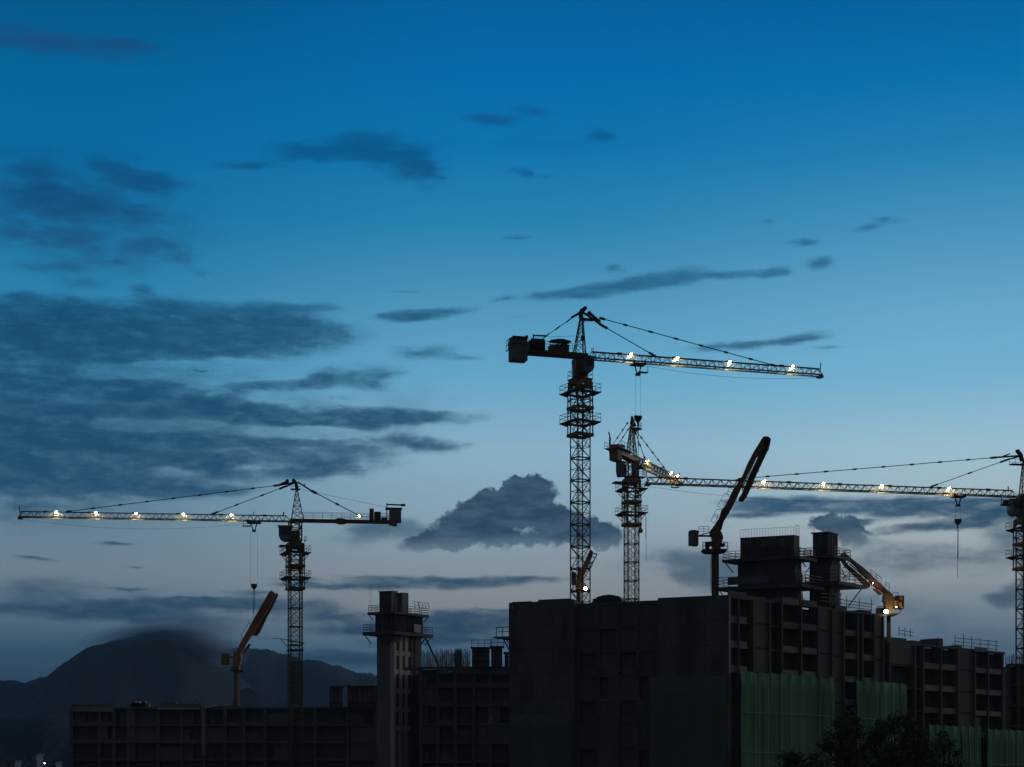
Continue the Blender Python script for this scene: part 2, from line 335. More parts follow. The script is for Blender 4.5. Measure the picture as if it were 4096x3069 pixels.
# ---- main corner block
FL = Frame(2915, 210, DL); FR = Frame(2915, 210, DR)
SH = 2.93
mz = FR.z(2379, 0)
bm_ = thing('unfinished_building', 'largest dark unfinished concrete block, balcony bays on its receding right wing', 'building', (FL.o.x, FL.o.y, 0))
sA, sB, sC = FL.s(2631), FL.s(2296), FL.s(2035)
for (s0, s1, a0, ztop) in ((0.0, sA, 0.0, mz-.02), (sB, sC, 0.0, FL.z(2412, sC))):
    w = part_of(bm_); n = 8
    zz = ztop; k = 0
    while zz > 0:                                   # precast storey panels with thin joints
        z1 = zz-.03 if k else zz; z0 = max(0, zz-SH)
        L = (s1-s0)/3
        for j in range(3):
            FL.box(w, s0+j*L+(.015 if j else 0), s0+(j+1)*L-(.015 if j < 2 else 0), a0+rnd.uniform(0,.03), 14, z0, z1)
        zz -= SH; k += 1
    w.build('wall', 'conc' if a0 == 0 else 'concD', bm_)
w = part_of(bm_); FL.box(w, sA, sB, 1.5, 14.2, 0, FL.z(2407, sB)-.3); w.build('wall', 'concD', bm_)
for k in range(9):
    z = FL.z(2405, (sA+sB)/2)-k*SH
    f = part_of(bm_); FL.box(f, sA+.003, sB-.003, .9, 1.497, z-.28, z); f.build('floor_slab', 'concD', bm_)
    if k:
        for j in range(4):
            q0 = sA+.5+j*(sB-sA-1)/4
            if j in (1, 3):
                p = part_of(bm_); FL.box(p, q0, q0+1.9, .8, .898, z-.05, z+.75); p.build('balcony_parapet', 'concD', bm_)
    else:
        pass
for j in range(5):
    q0 = sA+.05+j*(sB-sA-.5)/4
    c = part_of(bm_); FL.box(c, q0, q0+.4, .902, 1.3, 0, FL.z(2405, sB)-.282); c.build('column', 'concD', bm_)
for k in range(8):                           # most bays of the recess are already walled up at uneven depths
    z = FL.z(2405, (sA+sB)/2)-k*SH
    for j in range(4):
        if rnd.random() < .72:
            q0 = sA+.45+j*(sB-sA-.5)/4; q1 = q0+(sB-sA-.5)/4-.4
            e_ = q1 if rnd.random() < .7 else q0+(q1-q0)*.5
            b = part_of(bm_); FL.box(b, q0, e_, rnd.uniform(.93,1.1), 1.49, z-SH+.003, z-.285); b.build('infill_wall', 'concD', bm_)
# opening near the top left corner
w = part_of(bm_); FL.box(w, FL.s(2052), FL.s(2047), -.03, .01, FL.z(2437, sC), FL.z(2423, sC)); w.build('window', 'sheet', bm_)
# ---- right wing: open bays
S2, S3 = FR.s(3562), FR.s(4034)
zl = FR.z(2575, FR.s(3700))
w = part_of(bm_); FR.box(w, .3, S2-.02, 1.7, 13.5, 0, mz-.42); w.build('wall', 'concD', bm_)
w = part_of(bm_); FR.box(w, S2, S3, 1.7, 13.5, 0, zl-.3); w.build('wall', 'concD', bm_)
def bays(pxs, ztop, s0, s1, kmax, par, panels=(), fins=True):
    for k in range(kmax+1):
        z = ztop-k*SH
        f = part_of(bm_); FR.box(f, s0, s1, .5, 1.697, z-.26, z); f.build('floor_slab', 'concD', bm_)
    for p in pxs:
        s = FR.s(p); c = part_of(bm_); FR.box(c, s-.13, s+.13, rnd.uniform(.12,.2), 1.697, 0, ztop-.262)
        c.build('column', 'concD', bm_)
    for (p0, p1, k0, hh) in par:
        for k in range(k0, min(kmax, k0+4)):
            z = ztop-k*SH; j = rnd.uniform(-.04, .04)
            b = part_of(bm_); FR.box(b, FR.s(p0)+.15, FR.s(p1)-.15, .30+j, .497+j if j < 0 else .497, z-.3, z-.3+hh); b.build('balcony_parapet', 'concL' if rnd.random() < .75 else 'conc', bm_)
    for k in range(kmax):
        z = ztop-k*SH
        for i in range(len(pxs)-1):
            q = rnd.random(); a0, a1 = FR.s(pxs[i])+.14, FR.s(pxs[i+1])-.14
            if q < .3: b = part_of(bm_); FR.box(b, a0, a0+(a1-a0)*rnd.uniform(.3,.8), rnd.uniform(.95,1.4), 1.69, z-SH+.003, z-.265); b.build('infill_wall', 'concD', bm_)
            elif q < .5: b = part_of(bm_); x = rnd.uniform(a0, a1); b.bar(FR.P(x,.8,z-SH), FR.P(x+.05,.8,z-.27), .07); b.build('prop', 'ply', bm_)
            elif q < .58: b = part_of(bm_); FR.box(b, a0+.1, min(a1, a0+1.6), .52, .56, z-SH+.9, z-.6); b.build('sheet_screen', 'tile', bm_)
    for (p0, p1, k0, k1) in panels:
        for k in range(k0, k1):
            z = ztop-k*SH
            b = part_of(bm_); FR.box(b, FR.s(p0)+.14, FR.s(p1)-.14, .35, .9, z-SH+.003, z-.265); b.build('wall_panel', 'concD', bm_)
bays([2919,2961,3021,3087,3134,3212,3280,3336], mz-.0, .05, FR.s(3338), 7, [(2919,3000,0,.85),(3134,3206,0,.8),(3216,3278,0,.8)], [(3021,3087,0,7),(3283,3334,0,4)])
bays([3382,3438,3457,3505,3540], mz-.15, FR.s(3338)+.01, S2-.02, 7, [(3384,3436,1,.75),(3459,3503,1,.75)], [(3341,3380,0,6),(3507,3538,0,5)])
bays([3565,3667,3700,3770,3838,3905,3960,4018], zl, S2, S3, 6, [(3702,3767,1,.78),(3772,3836,1,.78),(3907,3958,1,.7),(3962,4016,1,.7),(3907,3958,0,.6)], [(3567,3665,0,1),(3840,3903,0,5)])
# parapet kerb and odd roof blocks so that the roofline is not ruler straight
for (p0, p1, zz, h, m_) in ((3005,3080,mz,.25,'conc'),(3136,3206,mz,.45,'concL'),(3355,3400,mz-.15,.5,'form'),(3460,3500,mz-.15,.3,'conc'),(3564,3640,zl,.5,'concD'),(3768,3786,zl,1.0,'concD'),(3660,3700,zl,.35,'conc'),(3840,3862,zl,.3,'form')):
    b = part_of(bm_); FR.box(b, FR.s(p0), FR.s(p1), .55, 3.5, zz, zz+h); b.build('roof_block', m_, bm_)
for (p0, p1, h) in ((2045,2120,.12),(2150,2280,.25)):
    b = part_of(bm_); FL.box(b, FL.s(p1), FL.s(p0), .2, 3, FL.z(2412, sC)-.0, FL.z(2412, sC)+h); b.build('roof_block', 'conc', bm_)
# roof edge scaffolding (tube rails)
def tube_rail(fr, p0, p1, z, rows, label, name='scaffold_rail', a=.6, over=.4):
    t = thing(name, label, 'scaffold rail', tuple(fr.P(fr.s(p0), a, z)), 'scaffold tube rails along roof edges')
    n = max(2, round((fr.s(p1)-fr.s(p0))/2.2))
    for i in range(n+1):
        s = fr.s(p0)+(fr.s(p1)-fr.s(p0))*i/n
        m = part_of(t); m.bar(fr.P(s, a, z), fr.P(s+rnd.uniform(-.08,.08), a, z+.5*rows+rnd.uniform(0,.35)), .07); m.build('upright', 'steel', t)
    for r in range(rows):
        m = part_of(t); e = rnd.uniform(-over, over)
        m.bar(fr.P(fr.s(p0)-.3+e, a, z+.35+.45*r), fr.P(fr.s(p1)+.4+e, a, z+.35+.45*r+rnd.uniform(-.15,.15)), .075); m.build('rail_tube', 'steel', t)
    return t
tube_rail(FR, 3352, 3500, mz-.1, 3, 'long scaffold tube rail on the roof edge between the narrow core and the lit boom')
tube_rail(FR, 3300, 3372, mz+.3, 3, 'short three-tube rail at the foot of the narrow concrete core', a=.4)
tube_rail(FR, 3835, 4000, zl+.0, 3, 'scaffold tube rail on the lowest roof at far right')
tube_rail(FR, 3560, 3606, zl+.4, 2, 'two-bar rail beside the pedestal of the lit boom', a=-1.4)
tube_rail(FR, 3190, 3240, mz, 2, 'two-bar rail in the gap between the two concrete cores', a=1.2)
# rebar starter bars
def rebar(name, label, fr, p0, p1, z, h, n, a0=.5, a1=3, m='ply', lean=.12):
    t = MB()
    for i in range(n):
        s = fr.s(p0)+(fr.s(p1)-fr.s(p0))*(i+rnd.random()*.5)/n; a = rnd.uniform(a0, a1); hh = h*rnd.uniform(.7, 1.05)
        t.bar(fr.P(s, a, z), fr.P(s+rnd.uniform(-lean, lean), a, z+hh), .035)
    o = t.build(name, m); o['kind'] = 'stuff'; tag(o, label, 'reinforcing bars'); return o
# ---- tall cores on the wing
DR = Vector((math.cos(R_(50)), math.sin(R_(50)), 0))      # cores and tower are turned a little further
def skew(mb, C, l, r, z0, z1, gl=0.0, gr=0.0):
    """block with its near edge at C, l metres along DL and r along DR"""
    c = C-DL*gl-DR*gr; l += 2*gl; r += 2*gr
    mb.hexa([c+UP*z0, c+DL*l+UP*z0, c+DL*l+DR*r+UP*z0, c+DR*r+UP*z0, c+UP*z1, c+DL*l+UP*z1, c+DL*l+DR*r+UP*z1, c+DR*r+UP*z1])
def ringpts(C, l, r, g_, z):
    c = C-DL*g_-DR*g_+UP*z; l += 2*g_; r += 2*g_
    return [c+DL*l, c, c+DR*r, c+DR*r+DL*l, c+DL*l]
def core(root, cpx, Y, lpx, rpx): 
    C = Vector(((cpx-CX)/F*Y, Y, 0)); return C, s_at(C, DL, lpx), s_at(C, DR, rpx)
def platform(root, C, l, r, z, ext, th=.3, rails=1.1, brace=True, extra=None):
    p = part_of(root); skew(p, C, l, r, z-th, z, ext, ext); d = p.build('work_platform', 'form', root)
    q = part_of(root); pts = ringpts(C, l, r, ext-.1, z); railing(q, pts, rails, 1.5, .06, 3); q.build('railing', 'steel', d)
    if brace:
        for e in (ringpts(C, l, r, ext*.8, z-th)[0:4]):
            ctr = C+DL*l/2+DR*r/2+UP*(z-th); v = (e-ctr).normalized(); v.z = 0
            q = part_of(root); q.bar(e, e-v*ext*.8-UP*ext*1.0, .12); q.build('brace', 'steel', d)
    return d
# core A (wide)
cA = thing('lift_core', 'wide dark concrete core above the roof, wrapped in form panels and platforms', 'concrete core', (31.5, 222, mz-3), 'concrete cores above the roof')
C, l, r = core(cA, 3175, 222, 2961, 3207); z0, z1, z2 = mz-3, zat(2225, 222), zat(2139.5, 222)
w = part_of(cA); skew(w, C, l, r*.72, z1-.2, z2); w.build('upper_wall', 'form', cA)
C2, l2, r2 = core(cA, 3180, 221.6, 2951, 3215)
w = part_of(cA); skew(w, C2, l2, r2*.75, z0, z1); w.build('core_wall', 'conc', cA)
w = part_of(cA)                                                   # soldier waling on the upper form panels
for i in range(9):
    s = .3+i*(l-.6)/8; w.bar(C+DL*s-DR*.06+UP*(z1+.1), C+DL*s-DR*.06+UP*(z2-.1), .12)
w.build('soldier_beam', 'form', cA)
for i, s in enumerate((.15, .45, .78)):
    w = part_of(cA); c0 = C+DL*(l*s)-DR*.05; w.hexa([c0+UP*(z2-1.3), c0+DL*.9*1.1+UP*(z2-1.3), c0+DL*1.0+DR*.03+UP*(z2-1.3), c0+DR*.03+UP*(z2-1.3), c0+UP*(z2-.4), c0+DL*1.0+UP*(z2-.4), c0+DL*1.0+DR*.03+UP*(z2-.4), c0+DR*.03+UP*(z2-.4)])
    w.build('pale_form_sheet', 'cw', cA)
platform(cA, C2, l2, r2*.75, z1-.2, 1.3, .35, 1.0)
platform(cA, C2, l2, r2*.75, zat(2342, 221.6), 1.9, .4, 1.2)
w = part_of(cA); c0 = C2+DL*(l2-5)-DR*1.95; w.hexa([c0+UP*zat(2334,221), c0+DL*5.2+UP*zat(2334,221), c0+DL*5.2+DR*.05+UP*zat(2334,221), c0+DR*.05+UP*zat(2334,221), c0+UP*zat(2303,221), c0+DL*5.2+UP*zat(2303,221), c0+DL*5.2+DR*.05+UP*zat(2303,221), c0+DR*.05+UP*zat(2303,221)]); w.build('pale_side_board', 'tile', cA)
w = part_of(cA); railing(w, [C+UP*z2, C+DL*l+UP*z2], 1.0, .35, .03, 1)
railing(w, [C+DR*.4+UP*z2, C+DR*(r*.7)+UP*z2], 1.3, .35, .03, 1); w.build('starter_bars', 'ply', cA)
# faint storey openings on the shaft
for i in range(3):
    w = part_of(cA); s = 1.2+i*2.2; c0 = C2+DL*s-DR*.01
    w.hexa([c0+UP*(mz-.5), c0+DL*1.2+UP*(mz-.5), c0+DL*1.2+DR*.2+UP*(mz-.5), c0+DR*.2+UP*(mz-.5), c0+UP*(mz+1.8), c0+DL*1.2+UP*(mz+1.8), c0+DL*1.2+DR*.2+UP*(mz+1.8), c0+DR*.2+UP*(mz+1.8)]); w.build('door_opening', 'concD', cA)
w = part_of(cA); cc_ = C2+DR*(r2*.3)-DL*.3
for i in range(12): w.bar(cc_+UP*(mz+i*.32), cc_+DR*.6+UP*(mz+i*.32), .05)
w.bar(cc_+UP*mz, cc_+UP*(mz+3.9), .06); w.bar(cc_+DR*.6+UP*mz, cc_+DR*.6+UP*(mz+3.9), .06); w.build('ladder', 'steel', cA)
# core B (narrow)
cB = thing('lift_core', 'narrow concrete core above the roof with pale fins on its right side', 'concrete core', (40, 226, mz-3), 'concrete cores above the roof')
C, l, r = core(cB, 3314, 226, 3247, 3348); z2 = zat(2127, 226); z1 = zat(2222, 226)
w = part_of(cB); skew(w, C+DR*.25, l, r-.25, z1-.2, z2-.15); w.build('upper_wall', 'form', cB)
for i in range(4):
    w = part_of(cB); c0 = C+DR*(.02+i*(r-.2)/3)-DL*.12; skew(w, c0, .3, .16, z1-.2, z2-.2); w.build('fin', 'concL', cB)
w = part_of(cB); skew(w, C, l, r, z2-.146, z2, .1, .1); w.build('cap_slab', 'conc', cB)
C2, l2, r2 = core(cB, 3320, 225.6, 3238, 3360)
w = part_of(cB); skew(w, C2, l2, r2, z0, z1-.203); w.build('core_wall', 'conc', cB)
for zz in (zat(2300,225), zat(2390,225)):
    w = part_of(cB); skew(w, C2, l2, r2, zz, zz+.12, .04, .04); w.build('pour_joint', 'conc', cB)
platform(cB, C2, l2, r2, z1-.1, 1.0, .3, 1.0)
platform(cB, C2, l2, r2, zat(2333, 225.6), 2.3, .4, 1.3)
w = part_of(cB); e = C2+DR*(r2+.1)
for (a, b, c_, d_) in ((0,2.6,0,.4),(.2,.6,2.2,1.6),(0,1.5,2.4,.8),(.3,2.0,1.8,.2)):
    w.bar(e+DR*a+UP*(zat(2330,226)+b), e+DR*c_+UP*(zat(2330,226)+d_), .07)
w.build('loose_tube', 'steel', cB)
# bracket platform on the left edge of the main block
t = thing('bracket_platform', 'small railed bracket platform sticking out from the left edge of the main dark block', 'work platform', tuple(FL.P(sC, 1, FL.z(2545, sC))))
zz = FL.z(2545, sC); w = part_of(t)
w.plate([FL.P(sC,1,zz), FL.P(sC+2.0,1,zz), FL.P(sC+2.2,1,zz-.1), FL.P(sC+.9,1,zz-.35), FL.P(sC,1,zz-.35)], FL.n*2); w.build('deck', 'form', t)
w = part_of(t); railing(w, [FL.P(sC,.1,zz), FL.P(sC+1.7,.1,zz)], 1.15, .8, .09, 2); w.build('railing', 'steel', t)
w = part_of(t); w.bar(FL.P(sC+.9,.5,zz-.3), FL.P(sC,.5,zz-1.9), .12); w.bar(FL.P(sC+.6,.5,zz-.3), FL.P(sC,.5,zz-1.0), .1); w.build('brace', 'steel', t)
# tarpaulin heap on the roof between the two masts
def heap(px, py, Y, wpx, hpx, label):
    c = at(px, py, Y); k = Y/F; t = MB(Matrix.Translation(Vector((0,0,0))))
    r2_ = random.Random(5)
    for i in range(9):
        f = i/8; half = wpx*k/2*math.sqrt(max(.02, 1-(f*.93)**2.2))*(1+r2_.uniform(-.05,.05)); z = c.z+hpx*k*f
        n = 16; pts = []
        for j in range(n):
            a = 2*math.pi*j/n; rr = half*(1+r2_.uniform(-.07,.09)); pts.append(Vector((c.x+math.cos(a)*rr, c.y+math.sin(a)*rr*.7, z+math.sin(a*3)*.03)))
        t.plate(pts, Vector((0,0,.10+hpx*k/9)))
    o = t.build('tarpaulin_heap', 'steel'); tag(o, label, 'tarpaulin'); return o
heap(2436, 2411, 224, 136, 26, 'domed stack of dark sheeting on the main roof between the two mast feet')
# ---- safety nets hung on the facades
def netting(fr, p0, p1, ztop, zbot, label, m='net', amp=.10, wl=3.6, seed=1, a=-.25):
    r3 = random.Random(seed); s0, s1 = fr.s(p0), fr.s(p1); n = int(abs(s1-s0)/.12); vs = []; rows = 14
    ph = [r3.uniform(0, 6) for _ in range(4)]
    for i in range(n+1):
        s = s0+(s1-s0)*i/n; wv = s+.9*math.sin(s*.45+ph[3]); f = (math.sin(wv*2*math.pi/wl+ph[0])*(.5+.5*math.sin(s*.37+ph[1]))+.5*math.sin(wv*4.1+ph[1])*math.sin(s*.23)+.25*math.sin(s*9+ph[2]))*amp*.5
        sc_ = -.16*abs(math.sin(math.pi*(s-s0)/1.9))+r3.uniform(-.03,.03)
        for j in range(rows+1):
            v = j/rows; z = zbot+(ztop+sc_-zbot)*v
            tie = 1-.6*math.exp(-((v*3) % 1)*14)
            vs.append(fr.P(s+.04*math.sin(z*1.3+s), a-abs(f)*tie-.05*math.sin(z*.7+s*.4), z))
    fs = [(i*(rows+1)+j, (i+1)*(rows+1)+j, (i+1)*(rows+1)+j+1, i*(rows+1)+j+1) for i in range(n) for j in range(rows)]
    t = MB(); t.add(vs, fs); o = t.build('safety_netting', m, smooth=True)
    md = o.modifiers.new('thickness', 'SOLIDIFY'); md.thickness = .02
    if m == 'net':
        for zf in (ztop-4.9, ztop-9.6):
            if zf > zbot+1:
                q = MB(); pr = None
                for i in range(0, n+1, 4):
                    c_ = Vector(vs[i*(rows+1)])*1.0; c_ = fr.P(s0+(s1-s0)*i/n, a-.22-.06*math.sin(i*.11), zf-.05*math.sin(i*.05)+.04*math.sin(i*.4))
                    if pr is not None: q.bar(pr, c_, .045)
                    pr = c_
                q.build('seam_rope', 'bar', o)
    tag(o, label, 'safety netting', 'green safety nets hung on the facades')
    return o
z = lambda py, p: FR.z(py, FR.s(p))
netting(FR, 2954, 3328, z(2682,2954), 1.0, 'widest green net, in the middle right below the balconies', seed=2)
netting(FR, 3420, 3619, z(2717,3420)-.05, 2.0, 'green net partly hidden by the tallest tree, right of the widest net', seed=3)
netting(FR, 3708, 3836, z(2897,3708), 1.0, 'low green net behind the right-hand branches of the broad tree', seed=4)
netting(FR, 3838, 3916, z(2902,3850), 1.0, 'narrow low green net with a pale right strip, second from the right edge', seed=6, amp=.3)
netting(FR, 3944, 4130, z(2914,3944), 1.0, 'green net cut by the lower right corner of the picture', seed=5)
netting(FL, 2912, 2600, FL.z(2700, 2), 1.0, 'very dark greenish net left of the building corner', m='netd', seed=8, amp=.12, wl=2.4)
netting(FL, 2290, 2040, FL.z(2850, 20), 1.0, 'very dark greenish net on the far left of the main block', m='netd', seed=9, amp=.12, wl=2.4)
# ---- farther frames
def frame_block(root, fr, cols, ztop, zfoot, sh, depth, par=(), rec=1.3, parh=.8, walls=(), cm='concD'):
    s0, s1 = fr.s(cols[0]), fr.s(cols[-1]); k = 0
    w = part_of(root); fr.box(w, s0+.05, s1-.05, rec, depth, 0, ztop-.35); w.build('wall', 'concD', root)
    z_ = ztop
    while z_ > zfoot:
        f = part_of(root); fr.box(f, s0-.05, s1+.05, rnd.uniform(0,.03), rec, z_-.32, z_); f.build('floor_slab', cm, root)
        for (p0, p1, kk) in par:
            if k in kk:
                b = part_of(root); fr.box(b, fr.s(p0), fr.s(p1), -.1, -.003, z_-.34, z_-.34+parh); b.build('balcony_parapet', cm, root)
        for (p0, p1, kk) in walls:
            if k in kk:
                b = part_of(root); fr.box(b, fr.s(p0), fr.s(p1), .25, .6, z_-sh, z_-.325); b.build('wall_panel', cm, root)
        z_ -= sh; k += 1
    k = 0; z_ = ztop
    while z_-sh > zfoot:                      # uneven infill, boards and props inside the bays
        for i in range(len(cols)-1):
            a0, a1 = fr.s(cols[i])+.3, fr.s(cols[i+1])-.3; q = rnd.random()
            if q < .38:
                e_ = a1 if q < .2 else a0+(a1-a0)*rnd.uniform(.35, .7); dd = rnd.uniform(.2, 1.0)
                b = part_of(root); fr.box(b, a0, e_, dd, 1.25, z_-sh+.003, z_-.325-(0 if q < .12 else rnd.uniform(0, 1.2))); b.build('infill_wall', 'concD' if q < .3 else 'conc', root)
            elif q < .6:
                for _ in range(rnd.randint(1, 3)):
                    x = rnd.uniform(a0+.2, a1-.2); b = part_of(root); b.bar(fr.P(x, .5, z_-sh), fr.P(x+rnd.uniform(-.1,.1), .5, z_-.33), .07); b.build('prop', 'ply', root)
            elif q < .68:
                x = rnd.uniform(a0, a1-.9); b = part_of(root); fr.box(b, x, x+rnd.uniform(.5,1.1), .3, .8, z_-sh+.003, z_-sh+rnd.uniform(.4,1.1)); b.build('material_stack', 'ply', root)
        z_ -= sh
    for i, p in enumerate(cols):
        s = fr.s(p); wd = .28 if i not in (0, len(cols)-1) else .3
        c = part_of(root); fr.box(c, s-wd, s+wd, .05, rec, 0, ztop-.323); c.build('column', cm, root)
DX = Vector((1,0,0)); NY = Vector((0,1,0))
f2 = Frame(1683, 285, DX, NY); zr2 = zat(2668, 285)
b2 = thing('unfinished_building', 'lower concrete frame with a grid of openings between pale tower and largest block', 'building', (f2.o.x, f2.o.y, 0))
frame_block(b2, f2, [1683,1751,1820,1895,1960,2045], zr2, 17, 3.0, 14, par=[(1751,1820,(2,3,5)),(1900,2040,(1,2,4)),(1755,1890,(1,))], walls=[(1683,1750,(1,3)),(1962,2000,(2,))])
w = part_of(b2); f2.box(w, f2.s(1746), f2.s(2045), -.15, -.003, zr2-1.2, zr2+.05); w.build('edge_beam', 'conc', b2)
w = part_of(b2); f2.box(w, f2.s(1614), f2.s(1690), -.6, 1, zr2-.5, zr2-.1); w.build('landing', 'form', b2)
w = part_of(b2); f2.box(w, f2.s(1952), f2.s(1971), .0, .2, zat(2893,285), zat(2862,285)); w.build('blue_sheet', 'cab', b2)
w = part_of(b2); w.plate([f2.P(f2.s(1794),-.2,zat(2686,285)), f2.P(f2.s(1812),-.2,zat(2684,285)), f2.P(f2.s(1809),-.2,zat(2689,285)), f2.P(f2.s(1794),-.2,zat(2692,285))], (0,.1,0)); w.build('pale_board', 'sheet', b2)
rebar('starter_bars', 'thin forest of pale starter bars on the lower roof right of the pale tower', f2, 1684, 1770, zr2, 3.0, 130, m='bar')
rebar('starter_bars', 'denser brown starter bars on the lower roof left of the two dark column forms', f2, 1765, 1880, zr2, 3.0, 200, m='bar')
rebar('starter_bars', 'dense dark bundle of bars standing in the middle of the brown starter bars', f2, 1818, 1846, zr2, 3.0, 110, m='steel', lean=.06)
rebar('starter_bars', 'short bars on the low roof at the far right edge', Frame(4034, 262, DX, NY), 4036, 4140, zat(2655,262), 1.6, 60, m='ply')
def hut(px0, px1, ytop, ybot, Y, label, m='form', rail=False):
    a, b = at(px0, ybot, Y), at(px1, ytop, Y)
    t = thing('column_form', label, 'formwork box', (a.x, Y, a.z), 'formwork boxes on the roofs')
    w = part_of(t); w.box(a.x, b.x, Y, Y+2.2, a.z, b.z); w.build('form_panel', m, t)
    w = part_of(t)
    n = max(2, int((b.x-a.x)/.8))
    for i in range(n+1):
        x = a.x+(b.x-a.x)*i/n; w.bar((x, Y-.08, a.z), (x, Y-.08, b.z), .1)
    w.bar((a.x-.1, Y-.16, a.z+.8), (b.x+.1, Y-.16, a.z+.8), .12); w.bar((a.x-.1, Y-.16, b.z-.6), (b.x+.1, Y-.16, b.z-.6), .12); w.build('waling', 'steel', t)
    w = part_of(t); w.box(a.x-.25, b.x+.35, Y-.5, Y+2.5, b.z, b.z+.12); w.build('top_deck', 'form', t)
    if rail:
        w = part_of(t); railing(w, [(a.x-.1, Y-.4, b.z+.12), (b.x+.3, Y-.4, b.z+.12), (b.x+.3, Y+2.4, b.z+.12)], 1.1, .9, .07, 2); w.build('railing', 'steel', t)
    return t
hut(1889, 1957, 2592, 2668, 284, 'wider dark formwork box with a crooked rail on top, on the lower roof', rail=True)
hut(1966, 2008, 2588, 2668, 284.5, 'narrow dark formwork box close to the main block, with a rail on top', rail=True)
hut(2020, 2033, 2612, 2668, 285.5, 'thinnest formwork box, half hidden by the edge of the main block')
# ---- left low block
f4 = Frame(284, 320, DX, NY); zr4 = zat(2828, 320)
b4 = thing('unfinished_building', 'long low concrete frame at lower left in front of the hills', 'building', (f4.o.x, f4.o.y, 0))
frame_block(b4, f4, [284,396,455,512,632,725,815,900,975,1060,1165,1260,1390,1500,1580,1690], zr4, 17.5, 3.1, 13, par=[(284,455,(0,1,2)),(640,800,(0,2)),(975,1100,(1,)),(1165,1320,(1,)),(1560,1670,(0,1,2,3)),(890,960,(1,))], walls=[(512,540,(0,1,2)),(1400,1500,(1,2)),(1100,1160,(2,)),(396,430,(1,))])
w = part_of(b4); f4.box(w, f4.s(806), f4.s(824), -.35, .3, zat(3025,320), zat(2822,320)); w.build('pier', 'concL', b4)
w = part_of(b4); f4.box(w, f4.s(630), f4.s(800), -.5, .1, zr4-.42, zr4-.27); w.build('pale_edge_board', 'sheet', b4)
w = part_of(b4); f4.box(w, f4.s(284), f4.s(455), -.12, 0, zr4-.9, zr4+.05); w.build('edge_beam', 'concL', b4)
for (p0, p1, h, m_) in ((505,590,.7,'ply'),(520,575,1.1,'form'),(645,700,.9,'form'),(690,800,.6,'ply'),(840,960,.25,'form'),(395,450,.2,'ply')):
    w = part_of(b4); f4.box(w, f4.s(p0), f4.s(p1), 1, 3, zr4, zr4+h); w.build('roof_block', m_, b4)
w = MB(); a = at(541, 2805, 320); w.plate([a, a+Vector((1.0,0,-.1)), a+Vector((.9,0,-.35)), a+Vector((.1,0,-.3))], (0,1.4,0)); o = w.build('white_sheet', 'sheet'); tag(o, 'crumpled white sheet on the roof block of the low left building', 'sheet')
w = MB(); a = at(818, 2828, 319.6); w.plate([a, a+Vector((2.0,0,.25)), a+Vector((2.0,0,.12)), a+Vector((.1,0,-.2))], (0,.4,0)); o = w.build('white_sheet', 'sheet'); tag(o, 'thin white strip of sheet beside the pale pier of the low left building', 'sheet')
hut(1319, 1369, 2748, 2829, 319, 'narrow lidded formwork box left of the broad one at the pale tower')
hut(1392, 1508, 2746, 2829, 319, 'broad dark formwork box touching the foot of the pale tower', rail=False)
rebar('starter_bars', 'sparse bars on the low left roof above the broad formwork box', f4, 1375, 1500, zat(2746,320), 1.4, 40, m='ply', a0=-1, a1=1)
# ---- pale tower
tw = thing('stair_tower', 'pale concrete stair tower with slit windows, crowned by dark platforms and two boxes', 'tower', (-19.5, 290, 0))
C, l, r = core(tw, 1573, 290, 1503, 1684)
zt = zat(2535, 290)
w = part_of(tw); skew(w, C+DR*.25, l, r*.98-.25, 0, zt); w.build('core_wall', 'concL', tw)
cols_ = [(0,.075),(.19,.30),(.39,.50),(.60,.68),(.75,.98)]       # piers between the slit windows, share of the right face
for i, (a, b) in enumerate(cols_):
    w = part_of(tw); skew(w, C+DR*(r*a)-DL*.0, .35, r*(b-a), zat(2840,290), zt-.003); 
    c0 = C+DR*(r*a); e0 = -DL*.18
    w = part_of(tw); w.hexa([c0+e0+UP*16, c0+DR*(r*(b-a))+e0+UP*16, c0+DR*(r*(b-a))+DL*.5+UP*16, c0+DL*.5+UP*16, c0+e0+UP*(zt-.01), c0+DR*(r*(b-a))+e0+UP*(zt-.01), c0+DR*(r*(b-a))+DL*.5+UP*(zt-.01), c0+DL*.5+UP*(zt-.01)])
    w.build('pier', 'concT' if i < 3 else 'conc', tw)
for k in range(5):
    zc_ = zat(2611.5, 290)-k*3.05
    c0 = C+DR*(r*.076); e0 = -DL*.13
    w = part_of(tw); R1 = DR*(r*.52)
    w.hexa([c0+e0+UP*(zc_-.38), c0+R1+e0+UP*(zc_-.38), c0+R1+DL*.3+UP*(zc_-.38), c0+DL*.3+UP*(zc_-.38), c0+e0+UP*(zc_+.38), c0+R1+e0+UP*(zc_+.38), c0+R1+DL*.3+UP*(zc_+.38), c0+DL*.3+UP*(zc_+.38)])
    w.build('spandrel', 'concT', tw)
    for (a, b) in ((.077,.189),(.302,.389),(.502,.599),(.682,.749)):
        c0 = C+DR*(r*a); w = part_of(tw); R1 = DR*(r*(b-a)); e1 = -DL*.04
        w.hexa([c0+e1+UP*(zc_+.385), c0+R1+e1+UP*(zc_+.385), c0+R1+DL*.2+UP*(zc_+.385), c0+DL*.2+UP*(zc_+.385), c0+e1+UP*(zc_+2.66), c0+R1+e1+UP*(zc_+2.66), c0+R1+DL*.2+UP*(zc_+2.66), c0+DL*.2+UP*(zc_+2.66)])
        w.build('window', 'glass', tw)
C2, l2, r2 = core(tw, 1575, 289.7, 1501, 1691)
zm = zat(2448, 290)
w = part_of(tw); skew(w, C2, l2, r2, zt+.3, zm-.3); w.build('form_hood', 'form', tw)
w = part_of(tw)
